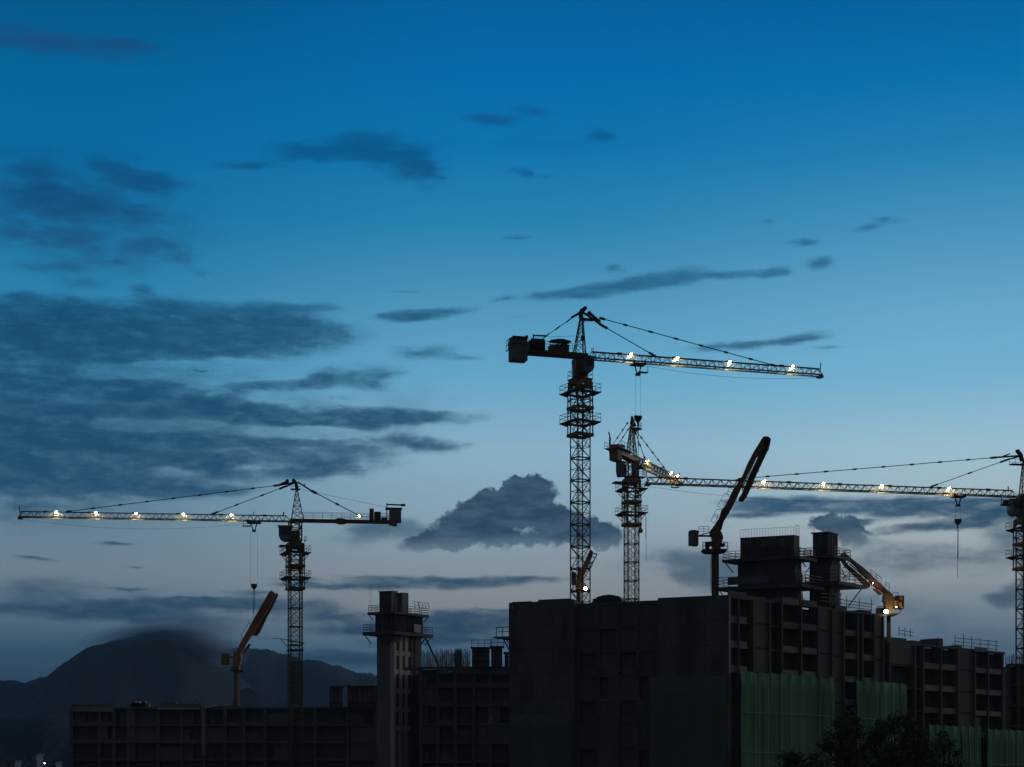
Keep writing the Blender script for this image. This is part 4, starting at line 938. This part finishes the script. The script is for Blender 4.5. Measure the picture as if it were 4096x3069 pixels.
mb = MB(); b.lattice(mb, .92, Z(2166), zb, 3, .22, .1, 'Z'); b.kbox(mb, -.6, .55, -.9, .3, Z(2166), Z(2125)); mb.build('slewing_tower', 'yel', b.root)
b.cab(b.t(1168), b.t(1115), -.3-1.2, -.3+1.0, Z(2166), Z(2107), front=1)
mb = MB(); b.jbox(mb, b.t(1222), b.t(1216), -.6, .6, Z(2165), Z(2162)); railing(mb, [J(b.t(1218),-.6,Z(2164)), J(b.t(1225),-.6,Z(2164)), J(b.t(1225),.6,Z(2164))], .85, .6, .06, 2); mb.build('side_step', 'steel', b.root)
h_ = .95; tt = b.t(78)
b.jib(b.t(1160), tt, zb+.1, h_, .6, 37, .15, .065, 'yel', phase=0)
te = b.t(1563)
mb = MB(); b.jbox(mb, te, .9, -.6, .6, zb, zb+.52)
mb.plate([J(b.t(1335),0,zb+.1), J(b.t(1355),0,zb-.2), J(b.t(1372),0,zb-.2), J(b.t(1395),0,zb+.1), J(b.t(1395),0,zb+.45), J(b.t(1370),0,zb+.72), J(b.t(1350),0,zb+.72), J(b.t(1335),0,zb+.45)], b.l*1.3); mb.build('counter_jib', 'yel', b.root)
mb = MB()
for q in (-.75, .75): railing(mb, [J(b.t(1215),q,zb+.52), J(b.t(1478),q,zb+.52)], 1.1, 1.6, .05, 2)
railing(mb, [J(b.t(1480),.75,zb+.52), J(b.t(1552),.75,zb+.52)], 1.1, 1.6, .05, 2); mb.build('railing', 'steel', b.root)
mb = MB(); b.jbox(mb, b.t(1495), b.t(1478), -.5, .5, zb+.523, Z(2036,-13)); mb.build('electrical_cabinet', 'rust', b.root)
mb = MB(); b.jbox(mb, b.t(1523), b.t(1497), -.55, .55, zb+.525, Z(2049,-14)); mb.tube(J(b.t(1510),-.7,Z(2062,-14)), J(b.t(1510),.7,Z(2062,-14)), .5, 12); mb.build('hoist_winch', 'steel', b.root)
c1, c0 = b.t(1557), b.t(1604)
for i, (q0, q1, zl_, zh_) in enumerate(((1557,1571,2100,2042),(1571.5,1588,2103,2042),(1588.5,1604,2090,2045))):
    mb = MB(); b.jbox(mb, b.t(q1), b.t(q0), -.9, .9, Z(zl_,-17), Z(zh_,-17)); mb.build('counterweight', 'cw', b.root)
mb = MB(); b.jbox(mb, b.t(1608), b.t(1542), -.95, .95, Z(2038,-17), Z(2034,-17)); railing(mb, [J(b.t(1606),-.9,Z(2036,-17)), J(b.t(1548),-.9,Z(2036,-17))], .22, .4, .12, 1); b.jbox(mb, b.t(1545), b.t(1525), -.5, .5, zb+.53, Z(2072,-16)); mb.build('hanger_frame', 'steel', b.root)
x0 = b.t(1548)
mb = MB(); mb.bar(J(x0,-.6,zb+.4), J(x0,-.6,Z(2010,x0)), .17); mb.bar(J(x0,-.6,Z(2016,x0)), J(b.t(1621),-.6,Z(2019,b.t(1621))), .22); b.jbox(mb, b.t(1622), b.t(1604), -.75, -.45, Z(2023,-18), Z(2014,-18)); mb.build('davit', 'steel', b.root)
b.peak(b.t(1214), b.t(1166), zb+.5, b.t(1187), Z(1960), .6, 'rust', 5, .13, .06)
mb = MB()
mb.plate([J(b.t(1196),0,Z(1962)), J(b.t(1191),0,Z(1935)), J(b.t(1182),0,Z(1921)), J(b.t(1174),0,Z(1918)), J(b.t(1170),0,Z(1923)), J(b.t(1178),0,Z(1935)), J(b.t(1182),0,Z(1962))], b.l*.5); mb.tube(J(b.t(1174),-.3,Z(1922)), J(b.t(1174),.3,Z(1922)), .28, 12); mb.build('peak_head', 'steel', b.root)
mb = MB(); mb.bar(J(b.t(1178),0,Z(1931)), J(b.t(1116),0,Z(1942)), .28); mb.bar(J(b.t(1150),0,Z(1926)), J(b.t(1116),0,Z(1942)), .32); mb.tube(J(b.t(1149),-.2,Z(1925)), J(b.t(1149),.2,Z(1925)), .32, 10); mb.bar(J(b.t(1178),0,Z(1933)), J(b.t(1148),0,Z(1945)), .22); mb.bar(J(b.t(1190),0,Z(1928)), J(b.t(1247),0,Z(1963)), .24); mb.bar(J(b.t(1214),0,Z(1944)), J(b.t(1221),0,Z(1936)), .2); mb.build('link_plate', 'steel', b.root)
mb = MB(); b.jbox(mb, b.t(1200), b.t(1163), -.4, .4, Z(1960), Z(1956)); railing(mb, [J(b.t(1200),-.4,Z(1957)), J(b.t(1163),-.4,Z(1957))], .55, .7, .05, 1); mb.build('peak_platform', 'steel', b.root)
b.tie(J(b.t(1118),0,Z(1942)), J(b.t(265),0,Z(2047,b.t(265))), .13, 7, .9)
b.tie(J(b.t(1150),0,Z(1944)), J(b.t(845),0,Z(2058,b.t(845))), .13, 2, 1.3)
b.tie(J(b.t(1247),0,Z(1963)), J(b.t(1450),0,Z(2070,-13)), .17, 1, .8)
mb = MB(); mb.bar(J(b.t(1200),0,Z(1957)), J(b.t(1548),0,Z(2030,-16)), .035); mb.build('stay_cable', 'rope', b.root)
for p in (226, 384, 545, 734, 926): b.lamp(b.t(p), zb+.1+h_-.08, 170, size=.27)
b.lamp(b.t(1436), zb+1.25, 130, size=.2)
for p in (1012, 1133): 
    mb = MB(); mb.bar(J(b.t(p),0,zb+h_+.1), J(b.t(p)-.1,0,zb+h_+.75), .1 if p < 1100 else .2); mb.build('signal_post', 'steel', b.root)
tr = b.t(1016); b.trolley(tr, zb+.1, Z(2358, tr), .6, 5.5, 1.2)
b.sagrope(tr+1, tt, zb-.3, zb-.2, 1.35, .03)
mb = MB()                                        # tie collar and wrapped foot of the mast
K = b.K; zc_ = Z(2565)
mb.plate([K(-3.0,-1.2,zc_+.28), K(1.3,-1.2,zc_-.35), K(1.3,-1.2,zc_-.55), K(-1.4,-1.2,zc_-.1)], K(0,.3,0)); mb.bar(K(-2.9,-1.2,zc_+.2), K(-1.2,-1.2,zc_-1.6), .1); mb.bar(K(-4.2,-1.2,zc_+.2), K(-3,-1.2,zc_+.3), .08); b.kbox(mb, -1.25, 1.25, -1.25, 1.25, zc_-1.7, zc_-1.5); mb.build('tie_collar', 'steel', b.root)
mb = MB()
for (x0, x1, y) in ((-1.25,1.1,-1.12),):
    b.kbox(mb, x0, x1, y-.02, y+.02, zc_-11, zc_-3.6)
b.kbox(mb, 1.1, 1.14, -1.0, 1.1, zc_-11, zc_-4.2); mb.build('wrapping_sheet', 'netd', b.root)
# ================================================= crane B : jib pointing away to the right
c = Crane('tower_crane', 'foreshortened tower crane right of the tallest one, its yellow-lit jib pointing away', 2526, 310, (.42, .907), R_(16))
Z = c.z; J = c.J
c.mast(1.0, Z(2102), 1.6, .19, .085, 'rust', 'X')
mb = MB(); c.lattice(mb, 1.0, Z(2102), Z(1945), 4, .19, .09, 'X'); mb.build('mast_section', 'rust', c.root)
climbing_head(c, 1.0, 1.27, Z(1916), Z(2100), 'rust', 1.4)
c.deck(Z(1958), 1.3, 2.25, .14, 'steel'); c.deck(Z(2054), 1.3, 2.25, .14, 'steel')
mb = MB(); c.kbox(mb, -3.4, -1.2, -1.2, .6, Z(1938), Z(1938)+.2); mb.build('canopy_board', 'steel', c.root)
mb = MB(); mb.tube((0,0,Z(1918)), (0,0,Z(1906)), 1.1, 18); mb.build('slewing_ring', 'steel', c.root)
zb = Z(1846)
mb = MB(); c.lattice(mb, .92, Z(1908), zb, 2, .26, .1, 'X'); c.kbox(mb, .3, .95, -.95, .9, Z(1908), zb); mb.build('slewing_tower', 'rust', c.root)
c.cab(-1.9, -.4, .75, 2.15, Z(1912), Z(1853), front=-1)
mb = MB(); c.kbox(mb, 1.0, 2.4, -.8, .8, Z(1910), Z(1907)); railing(mb, [c.K(1.1,-.8,Z(1907)), c.K(2.3,-.8,Z(1907)), c.K(2.3,.8,Z(1907))], 1.2, .7, .06, 3); mb.build('side_step', 'steel', c.root)
c.jib(.9, c.t(2718), zb, 1.3, .75, 16, .2, .09, 'yel', phase=0)
mb = MB(); c.jbox(mb, -8.6, 1.0, -.75, .75, zb, zb+.7); mb.build('counter_jib', 'yel', c.root)
mb = MB()
for q in (-1.5, 1.5): railing(mb, [J(-8.8,q,zb+.8), J(-3,q,zb+.8)], 1.1, 1.5, .06, 2)
c.jbox(mb, -8.9, -3, .75, 1.55, zb+.72, zb+.8); c.jbox(mb, -8.9, -3, -1.55, -.75, zb+.72, zb+.8); mb.build('counter_jib_walkway', 'steel', c.root)
for i in range(3):
    mb = MB(); c.jbox(mb, -8.4+i*.62, -7.82+i*.62, -.8, .8, zb-1.2, zb+1.45+.1*i); mb.build('counterweight', 'cw', c.root)
mb = MB(); c.jbox(mb, -6.0, -4.6, -.6, .7, zb+.7, zb+1.7); mb.tube(J(-5.3,-.7,zb+1.3), J(-5.3,.8,zb+1.3), .6, 12); mb.build('hoist_winch', 'steel', c.root)
mb = MB(); mb.bar(J(-7.6,1.0,zb+.8), J(-7.6,1.0,Z(1748,-7.6)), .32); mb.bar(J(-7.6,1.0,Z(1748,-7.6)), J(-7.9,1.1,Z(1727,-7.6)), .16); mb.build('davit', 'steel', c.root)
c.peak(-.9, .9, zb+.6, .2, Z(1690), .75, 'rust', 5, .17, .08)
mb = MB(); mb.plate([J(.0,.3,Z(1695)), J(.1,.1,Z(1664)), J(.3,-.1,Z(1664)), J(1.0,-.5,Z(1700)), J(.8,-.4,Z(1706))], c.d*.5+c.l*.2); mb.build('peak_head', 'steel', c.root)
mb = MB(); c.jbox(mb, -.5, .8, -1.6, -.2, Z(1721), Z(1714)); railing(mb, [J(-.5,-1.6,Z(1716)), J(.8,-1.6,Z(1716))], 1.0, .7, .06, 2); mb.bar(J(.2,-1.0,Z(1716)), J(.2,-1.0,Z(1690)), .1); mb.build('peak_platform', 'steel', c.root)
tq = c.t(2676); c.tie(J(1.2,-.3,Z(1716)), J(tq,0,Z(1897,tq)), .12, 5, .4)
tq = c.t(2580); c.tie(J(.9,-.3,Z(1722)), J(tq,0,Z(1836,tq)), .12, 1, .6)
c.tie(J(0,.2,Z(1690)), J(-7.0,.3,zb+1.6), .1, 2, .3, double=.5)
for p, pw in ((2584, 220), (2679, 240), (2704, 240)): c.lamp(c.t(p), zb+1.25, pw, size=.24)
mb = MB(); c.jbox(mb, 2.2, 4.0, -1.1, .9, zb-.75, zb-.3); mb.bar(J(2.4,-.9,zb-.3),J(2.4,-.9,zb),.1); mb.bar(J(3.8,-.9,zb-.3),J(3.8,-.9,zb),.1); mb.build('trolley', 'steel', c.root)
mb = MB(); mb.bar(c.K(1.95,-1.9,Z(2062)), c.K(2.0,-1.9,Z(2246)), .06); mb.bar(c.K(1.95,-1.9,Z(2075)), c.K(1.96,-1.9,Z(2160)), .11); mb.build('hanging_cable', 'rope', c.root)
mb = MB(); mb.ball(c.K(1.3,-1.0,Z(2125)), .45); mb.bar(c.K(1.3,-1.0,Z(2100)), c.K(1.3,-1.0,Z(2122)), .3); mb.build('cable_reel', 'rust', c.root)
# ================================================= crane C : right edge, long jib to the left
e = Crane('tower_crane', 'tower crane cut by the right edge, its very long jib with four lamps running left', 4100, 290, (-62.3, -12.5), R_(20))
Z = e.z; J = e.J
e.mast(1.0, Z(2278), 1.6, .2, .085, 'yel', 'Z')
mb = MB(); e.lattice(mb, 1.0, Z(2278), Z(2120), 4, .2, .09, 'X'); mb.build('mast_section', 'yel', e.root)
climbing_head(e, 1.0, 1.3, Z(2075), Z(2276), 'rust', 1.4)
e.deck(Z(2116), 1.32, 2.2, .14, 'steel', brace=False); e.deck(Z(2226), 1.32, 2.2, .14, 'steel', brace=False)
mb = MB(); mb.tube((0,0,Z(2078)), (0,0,Z(2066)), 1.1, 18); mb.build('slewing_ring', 'steel', e.root)
zb = Z(1989)
mb = MB(); e.lattice(mb, .9, Z(2068), zb, 2, .24, .1, 'X'); e.kbox(mb, -.85, .85, -.5, .85, Z(2068), Z(2000)); mb.build('slewing_tower', 'yel', e.root)
e.cab(e.t(4090), e.t(4046), -1.7, .4, Z(2064), Z(2001), front=1)
tt = e.t(2586); h_ = .98
e.jib(e.t(4066), tt, zb, h_, .6, 44, .16, .075, 'yel', phase=0)
mb = MB(); e.jbox(mb, -15, .9, -.6, .6, zb-.05, zb+.5); mb.build('counter_jib', 'yel', e.root)
e.cweight(-15, -13, .9, zb-1.2, zb+1.2, 3)
e.peak(-.75, .75, zb+.5, .2, Z(1840), .6, 'rust', 5, .13, .06)
mb = MB(); mb.plate([J(e.t(4095),0,Z(1845)), J(e.t(4088),0,Z(1818)), J(e.t(4078),0,Z(1806)), J(e.t(4066),0,Z(1803)), J(e.t(4066),0,Z(1811)), J(e.t(4076),0,Z(1822)), J(e.t(4082),0,Z(1846))], e.l*.5); mb.tube(J(e.t(4070),-.3,Z(1806)), J(e.t(4070),.3,Z(1806)), .26, 12); mb.build('peak_head', 'steel', e.root)
mb = MB(); mb.bar(J(e.t(4080),0,Z(1824)), J(e.t(3982),0,Z(1835)), .25); mb.bar(J(e.t(4040),0,Z(1818)), J(e.t(4005),0,Z(1832)), .2); mb.bar(J(e.t(4078),0,Z(1827)), J(e.t(4032),0,Z(1841)), .22); mb.build('link_plate', 'steel', e.root)
mb = MB(); e.jbox(mb, e.t(4090), e.t(4042), -.5, .5, Z(1862), Z(1858)); railing(mb, [J(e.t(4090),-.5,Z(1860)), J(e.t(4043),-.5,Z(1860))], 1.0, 1, .06, 2); mb.build('peak_platform', 'steel', e.root)
e.tie(J(e.t(3984),0,Z(1835)), J(e.t(2953),0,Z(1916,e.t(2953))), .13, 8, .8)
e.tie(J(e.t(4035),0,Z(1840)), J(e.t(3722),0,Z(1948,e.t(3722))), .13, 1, 1.3)
for p in (3054, 3291, 3525, 3794): e.lamp(e.t(p), zb+h_-.06, 200, size=.27)
for p in (3117, 3324, 3487, 3778, 3896):
    mb = MB(); mb.bar(J(e.t(p),0,zb+h_), J(e.t(p),0,zb+h_+.3), .07); mb.build('signal_post', 'steel', e.root)
mb = MB(); mb.bar(J(e.t(4033),0,zb+h_-.2), J(e.t(4033),0,zb+h_+.65), .16); mb.build('signal_post', 'steel', e.root)
tr = e.t(3832); e.trolley(tr, zb, Z(2100, tr), .45, 7.6, 1.1, basket=False)
mb = MB(); q0, q1 = e.t(4040), e.t(4005); e.jbox(mb, q0, q1, -.5, .5, Z(2024,2), Z(2019,2)); mb.tube(J((q0+q1)/2,-.4,Z(2012,2)), J((q0+q1)/2,.3,Z(2012,2)), .4, 10)
for q in (q0, q1): mb.bar(J(q,0,Z(2020,2)), J(q,0,zb), .1)
mb.bar(J(q0,0,Z(2003,2)), J(q1,0,Z(2003,2)), .12); mb.build('maintenance_basket', 'steel', e.root)
e.sagrope(e.t(3800), tt, zb-.3, zb-.4, 1.5, .035)
mb = MB(); e.jbox(mb, e.t(2722), e.t(2692), -1.3, -.65, Z(1948,58), Z(1946,58)); mb.bar(J(e.t(2694),-.9,Z(1947,58)), J(e.t(2694),-.9,zb), .14); mb.build('jib_tray', 'steel', e.root)
# ---------------------------------------------------------------- concrete placing booms
class Boom:
    def __init__(s, label, px, pbase, Y, ox, oy, sc_, m):
        s.Y = Y; s.o = (ox, oy, sc_); r = at(px, pbase, Y); s.root = thing('concrete_placing_boom', label, 'placing boom', tuple(r), 'concrete placing booms'); s.m = m
    def p(s, x, y, dy=0):
        ox, oy, k = s.o; return at(ox+x/k, oy+y/k, s.Y)+Vector((0, dy, 0))
    def mb(s): return part_of(s.root)
    def poly(s, name, pts, th, m=None, dy=0, parent=None):
        w = s.mb(); w.plate([s.p(x, y, dy) for x, y in pts], (0, th, 0)); return w.build(name, m or s.m, parent or s.root)
    def bars(s, name, segs, r, m='steel', dy=0, parent=None):
        w = s.mb()
        for (x0, y0, x1, y1) in segs: w.bar(s.p(x0, y0, dy), s.p(x1, y1, dy), r)
        return w.build(name, m, parent or s.root)
    def column(s, x0, x1, xm, y0, zfoot, m):
        """square steel column seen over one corner"""
        w = s.mb(); a, b, c_ = s.p(x0, y0), s.p(xm, y0), s.p(x1, y0); W1 = b.x-a.x; W2 = c_.x-b.x
        th = math.atan2(W2, W1); side = math.hypot(W1, W2)
        u = Vector((math.cos(th), -math.sin(th), 0)); v = Vector((math.sin(th), math.cos(th), 0)); o = Vector((a.x, s.Y, zfoot)); q = o+u*0
        pts = [q, q+u*side, q+u*side+v*side, q+v*side]; t_ = UP*(a.z-zfoot)
        w.hexa(pts+[p_+t_ for p_ in pts]); return w.build('column', m, s.root)
def boom_ladder(B, x, y0, y1, r=8):
    w = B.mb(); a, b_ = B.p(x-r/2, y0, -.3), B.p(x-r/2, y1, -.3); dx = B.p(x+r/2, y0).x-B.p(x-r/2, y0).x
    w.bar(a, b_, .04); w.bar(a+Vector((dx,0,0)), b_+Vector((dx,0,0)), .04); n = int(abs(a.z-b_.z)/.4)
    for i in range(n): c_ = a.lerp(b_, i/n); w.bar(c_, c_+Vector((dx,0,0)), .035)
    w.build('ladder', 'steel', B.root)
# P1 : the big upright one
B = Boom('dark placing boom folded steeply upward on the main roof', 2862, 2378, 222, 2700, 1700, 2.368, 'rust')
B.column(347, 420, 400, 1190, zat(2420, 222), 'ply'); boom_ladder(B, 340, 1230, 1600)
B.poly('turntable', [(335,1015),(432,1015),(448,1055),(452,1075),(442,1105),(430,1150),(425,1215),(352,1215),(350,1115),(348,1065),(330,1045)], 1.3)
B.poly('lower_arm', [(322,1017),(372,952),(425,868),(438,812),(470,775),(560,598),(640,480),(690,360),(755,238),(830,118),(858,110),(868,150),(800,285),(755,330),(640,570),(622,612),(560,745),(512,835),(462,915),(440,965),(425,1022),(400,1060),(340,1050)], .75)
B.poly('folded_arm', [(848,112),(880,113),(905,135),(909,170),(880,250),(785,450),(700,645),(665,705),(650,718),(614,714),(610,690),(640,640),(700,520),(760,390),(845,215),(868,165)], .55, dy=.75)
B.poly('middle_arm', [(838,190),(850,198),(720,480),(655,640),(640,632),(700,480)], .4, dy=-.1)
B.bars('delivery_pipe', [(780,290,655,560),(655,560,640,620),(852,215,800,330),(800,330,680,600)], .12, dy=.3)
w = B.mb(); w.tube(B.p(868,152,-.5), B.p(868,152,1.1), .46, 16); w.build('pivot', 'steel', B.root)
B.bars('hydraulic_cylinder', [(425,1000,440,940),(440,940,470,800)], .28, dy=-.5)
B.bars('arm_guard', [(490,655,515,592),(515,592,552,615),(490,655,527,668),(500,628,540,640),(403,770,468,648),(468,648,515,668),(403,770,447,802),(435,710,487,735),(340,908,392,800),(392,800,440,805),(340,908,375,935),(365,855,410,880),(370,845,418,855),(375,935,408,860),(447,802,495,700)], .05)
B.bars('hose_clip', [(893,208,900,212),(900,212,893,232),(893,232,884,228),(795,415,803,419),(803,419,798,440),(680,670,690,672),(690,672,684,692)], .07, dy=.75)
B.bars('counter_arm', [(218,1052,345,1052)], .22); B.bars('stay_rod', [(235,1042,325,1015),(255,1040,330,1025)], .06)
B.poly('counterweight', [(133,1006),(178,1000),(218,1008),(218,1142),(172,1142),(165,1137),(133,1137)], 1.6, 'cw', dy=.2)
B.bars('railing', [(220,1040,220,970),(220,970,318,968),(318,968,318,1010),(268,970,268,1030),(220,992,318,992),(222,1018,318,1010)], .05, dy=-.6)
for d_ in (0,):
    dk = B.poly('platform', [(253,1187),(275,1210),(305,1216),(430,1214),(478,1206),(491,1190),(470,1186)], 2.4, 'steel')
    B.poly('drive_motor', [(280,1123),(347,1120),(347,1150),(318,1160),(318,1187),(285,1187)], .9, 'steel', dy=-.6); B.poly('drive_motor', [(425,1130),(466,1130),(464,1158),(430,1160)], .9, 'steel', dy=-.6)
    B.bars('railing', [(255,1188,255,1124),(255,1124,345,1118),(256,1158,282,1160),(436,1120,488,1126),(488,1126,490,1190),(470,1160,489,1162)], .09, dy=-1.1, parent=dk)
# P2 : left red one
B = Boom('red placing boom on the low left building, left of the left crane mast', 946, 2829, 324, 850, 2300, 3.013, 'red')
B.column(256, 330, 304, 1160, zat(2830, 324), 'ply')
B.poly('turntable', [(262,935),(345,940),(352,1020),(340,1040),(345,1075),(330,1090),(325,1160),(258,1160),(255,1000)], 1.6, 'rust')
B.poly('lower_arm', [(286,930),(342,818),(440,645),(505,525),(600,360),(690,205),(712,193),(758,224),(750,262),(668,420),(592,545),(502,700),(452,760),(395,850),(350,940)], .9)
B.poly('folded_arm', [(748,228),(765,216),(780,222),(784,242),(750,300),(715,385),(640,520),(600,610),(560,690),(525,728),(482,727),(505,690),(545,620),(600,520),(650,430),(705,300)], .7, 'rust', dy=.9)
B.bars('delivery_pipe', [(350,940,480,700),(640,375,540,560)], .22, 'cw', dy=-.6); B.bars('hose', [(612,535,565,680),(700,390,625,545),(625,545,635,560),(575,680,545,690),(766,312,742,330)], .12, 'cw', dy=.6)
B.poly('mud_plate', [(432,830),(455,834),(452,850),(390,945),(360,940)], .5, dy=.4)
B.poly('counterweight', [(112,950),(208,948),(212,1084),(110,1082)], 1.6, 'yel', dy=.2); B.bars('counter_arm', [(208,990,262,1000)], .3)
B.bars('arm_guard', [(360,770,345,720),(345,720,440,570),(440,570,462,590),(440,570,455,625),(380,665,410,700)], .05)
dk = B.poly('platform', [(200,1150),(385,1152),(385,1164),(260,1172)], 2.6, 'steel'); B.poly('drive_motor', [(232,1115),(262,1110),(290,1122),(290,1149),(235,1149)], .9, 'yel', dy=-.8); B.bars('railing', [(385,1155,350,1152),(365,1155,362,1130)], .12, 'cw', dy=-1.2, parent=dk)
# P3 : right, lying over to the left, lit cabinet
B = Boom('brown placing boom leaning over the narrow core, bright lamp at its foot', 3552, 2560, 232.5, 3300, 2080, 3.4525, 'boom')
B.column(850, 915, 893, 1300, zat(2600, 232.5), 'ply')
B.poly('turntable', [(812,1010),(868,985),(920,1040),(942,1105),(928,1200),(925,1330),(830,1330),(822,1200),(820,1135),(800,1125)], 1.5, 'rust')
B.poly('lower_arm', [(215,462),(268,448),(300,488),(400,570),(520,660),(622,745),(645,778),(780,897),(805,925),(870,990),(915,1040),(900,1080),(830,1015),(790,1000),(760,965),(700,935),(620,862),(600,812),(560,792),(440,665),(290,520),(215,500)], .75)
B.poly('red_sleeve', [(650,845),(690,880),(780,930),(800,960),(775,975),(740,955),(690,925),(625,868)], .78, 'red')
B.poly('folded_arm', [(232,538),(268,530),(312,600),(400,672),(505,765),(628,872),(636,905),(612,935),(585,920),(545,885),(400,750),(300,650),(245,580)], .5, 'rust', dy=.6)
B.bars('delivery_pipe', [(290,620,400,745),(400,745,545,905),(340,600,590,820)], .14, dy=.2); B.bars('hose_clip', [(515,905,530,925),(530,925,590,922),(515,905,545,900),(355,745,390,745)], .1, dy=.5)
B.poly('mud_plate', [(652,955),(700,953),(785,1030),(740,1043)], .5, 'red', dy=-.3)
B.bars('arm_guard', [(622,680,645,750),(622,680,780,800),(780,800,772,880),(640,730,740,830),(700,745,725,815),(825,915,842,855),(842,855,898,905),(898,905,880,980),(835,890,885,930),(935,1050,940,1000),(940,1000,1000,1003),(1000,1003,1008,1040)], .05)
B.poly('counterweight', [(972,1050),(1080,1052),(1078,1232),(1020,1228),(1010,1180),(1005,1115),(975,1115)], 1.5, 'steel', dy=.2)
B.poly('yellow_panel', [(1030,1052),(1042,1050),(1062,1105),(1045,1110),(1020,1100)], .05, 'stripe', dy=-.58); B.poly('yellow_panel', [(1012,1142),(1048,1148),(1052,1200),(1074,1224),(1030,1228),(1012,1180)], .05, 'stripe', dy=-.58)
B.poly('yellow_panel', [(942,1125),(972,1120),(972,1202),(942,1210)], .3, 'stripe', dy=-.5); B.poly('counter_arm', [(925,1100),(1008,1115),(1008,1205),(985,1235),(925,1215)], .6, 'red', dy=-.1)
dk = B.poly('platform', [(700,1300),(1015,1298),(975,1322),(860,1330),(700,1318)], 2.2, 'steel'); B.bars('railing', [(703,1305,705,1208),(705,1208,820,1208),(705,1240,760,1240),(705,1275,760,1275),(735,1208,735,1300),(1013,1300,1015,1245),(1015,1245,930,1240)], .08, dy=-1.0, parent=dk)
B.poly('drive_motor', [(720,1212),(815,1212),(815,1300),(720,1300)], .8, 'steel', dy=.5)
def work_or_fill_lamp(B, x, y, r, power, dirv, spot=None, dy=-1.0, col_=(1,.86,.6)):
    c_ = B.p(x, y, dy); w = B.mb(); w.tube(c_+Vector((0,.35,.1)), c_+Vector((0,.05,0)), r*.8, 12, r*1.1); w.bar(c_+Vector((0,.2,0)), c_+Vector((0,.9,-.2)), .1); o = w.build('work_or_fill_lamp', 'steel', B.root)
    w = B.mb(); w.tube(c_+Vector((0,.045,0)), c_+Vector((0,-.03,-.02)), r, 14, r*.8); w.build('lens', 'lamp', o)
    ld = bpy.data.lights.new('work_or_fill_beam', 'POINT'); ld.energy = power; ld.color = col_; ld.shadow_soft_size = .15
    lo = bpy.data.objects.new('work_or_fill_beam', ld); col0.objects.link(lo); lo.parent = o; lo.location = c_+Vector((.15,-.45,-.1))-B.root.location
work_or_fill_lamp(B, 822, 1275, .26, 26, None)
work_or_fill_lamp(B, 950, 1222,  .05, 26, None, dy=-1.6, col_=(1,.75,.4)); work_or_fill_lamp(B, 640, 885, .045, 8, None, dy=-.9, col_=(1,.7,.4))  # added fill lights: brighten the yellow panel and make the glint on the arm
# P4 : behind the tallest mast
B = Boom('small placing boom behind the foot of the tallest mast, with a bluish lamp', 2316, 2410, 257, 2100, 1900, 3.186, 'boom')
B.column(655, 722, 700, 1440, zat(2415, 257), 'steel')
B.poly('turntable', [(665,1190),(700,1185),(748,1290),(745,1480),(650,1480),(645,1400),(670,1240)], 1.2, 'rust')
B.poly('lower_arm', [(818,972),(845,963),(868,980),(862,1030),(835,1100),(795,1195),(750,1290),(700,1290),(690,1220),(745,1140),(790,1040)], .7)
B.bars('frame_arm', [(868,1003,922,1008),(920,1008,888,1070),(888,1070,835,1185),(885,1055,862,1045),(858,1100,840,1135)], .16, 'cw'); B.poly('counterweight', [(592,1245),(650,1247),(650,1402),(594,1400)], 1.2, 'steel')
B.poly('platform', [(596,1480),(650,1476),(760,1480),(752,1492),(600,1494)], 1.6, 'steel')
work_or_fill_lamp(B, 765, 1462, .24, 30, None, dy=-1.2, col_=(.9,.92,1))

# ---------------------------------------------------------------- evening haze
hz = MB(); hz.box(-4200, 4200, -300, 4300, -2, 330); ho = hz.build('haze', 'lamp'); ho['kind'] = 'stuff'
hm = bpy.data.materials.new('haze_air'); hm.use_nodes = True; ht = hm.node_tree; ht.nodes.clear()
hv = ht.nodes.new('ShaderNodeVolumePrincipled'); hv.inputs['Color'].default_value = (.50, .78, 1, 1); hv.inputs['Density'].default_value = .00012; hv.inputs['Anisotropy'].default_value = 0
hout = ht.nodes.new('ShaderNodeOutputMaterial'); ht.links.new(hv.outputs[0], hout.inputs['Volume'])
ho.data.materials.clear(); ho.data.materials.append(hm)

# thin cloud lying over the summit and the right shoulder of the hill
k_ = 0
for (px_, py_, rx_, rz_, den, n_) in ((650,2538,120,22,.0016,6),(735,2570,95,22,.0020,7),(805,2612,66,18,.0020,6)):
    for q in range(n_):
        f_ = 1-q/(n_+.6)
        mm = MB(); mm.ball((0,0,0), 1, 28, 16); mo = mm.build('mist', 'lamp', smooth=True); mo['kind'] = 'stuff'; mo.location = at(px_, py_, 2480-q*3+k_*7); mo.scale = (rx_*f_, 60*f_, rz_*f_); mo.rotation_euler = (0, math.radians(8 if k_ else -6), 0)
        m5 = bpy.data.materials.new('hill_mist'); m5.use_nodes = True; t5 = m5.node_tree; t5.nodes.clear(); v5 = t5.nodes.new('ShaderNodeVolumePrincipled')
        v5.inputs['Color'].default_value = (.55,.80,1,1); v5.inputs['Density'].default_value = den*2.5; o5 = t5.nodes.new('ShaderNodeOutputMaterial'); t5.links.new(v5.outputs[0], o5.inputs['Volume']); mo.data.materials.clear(); mo.data.materials.append(m5)
    k_ += 1
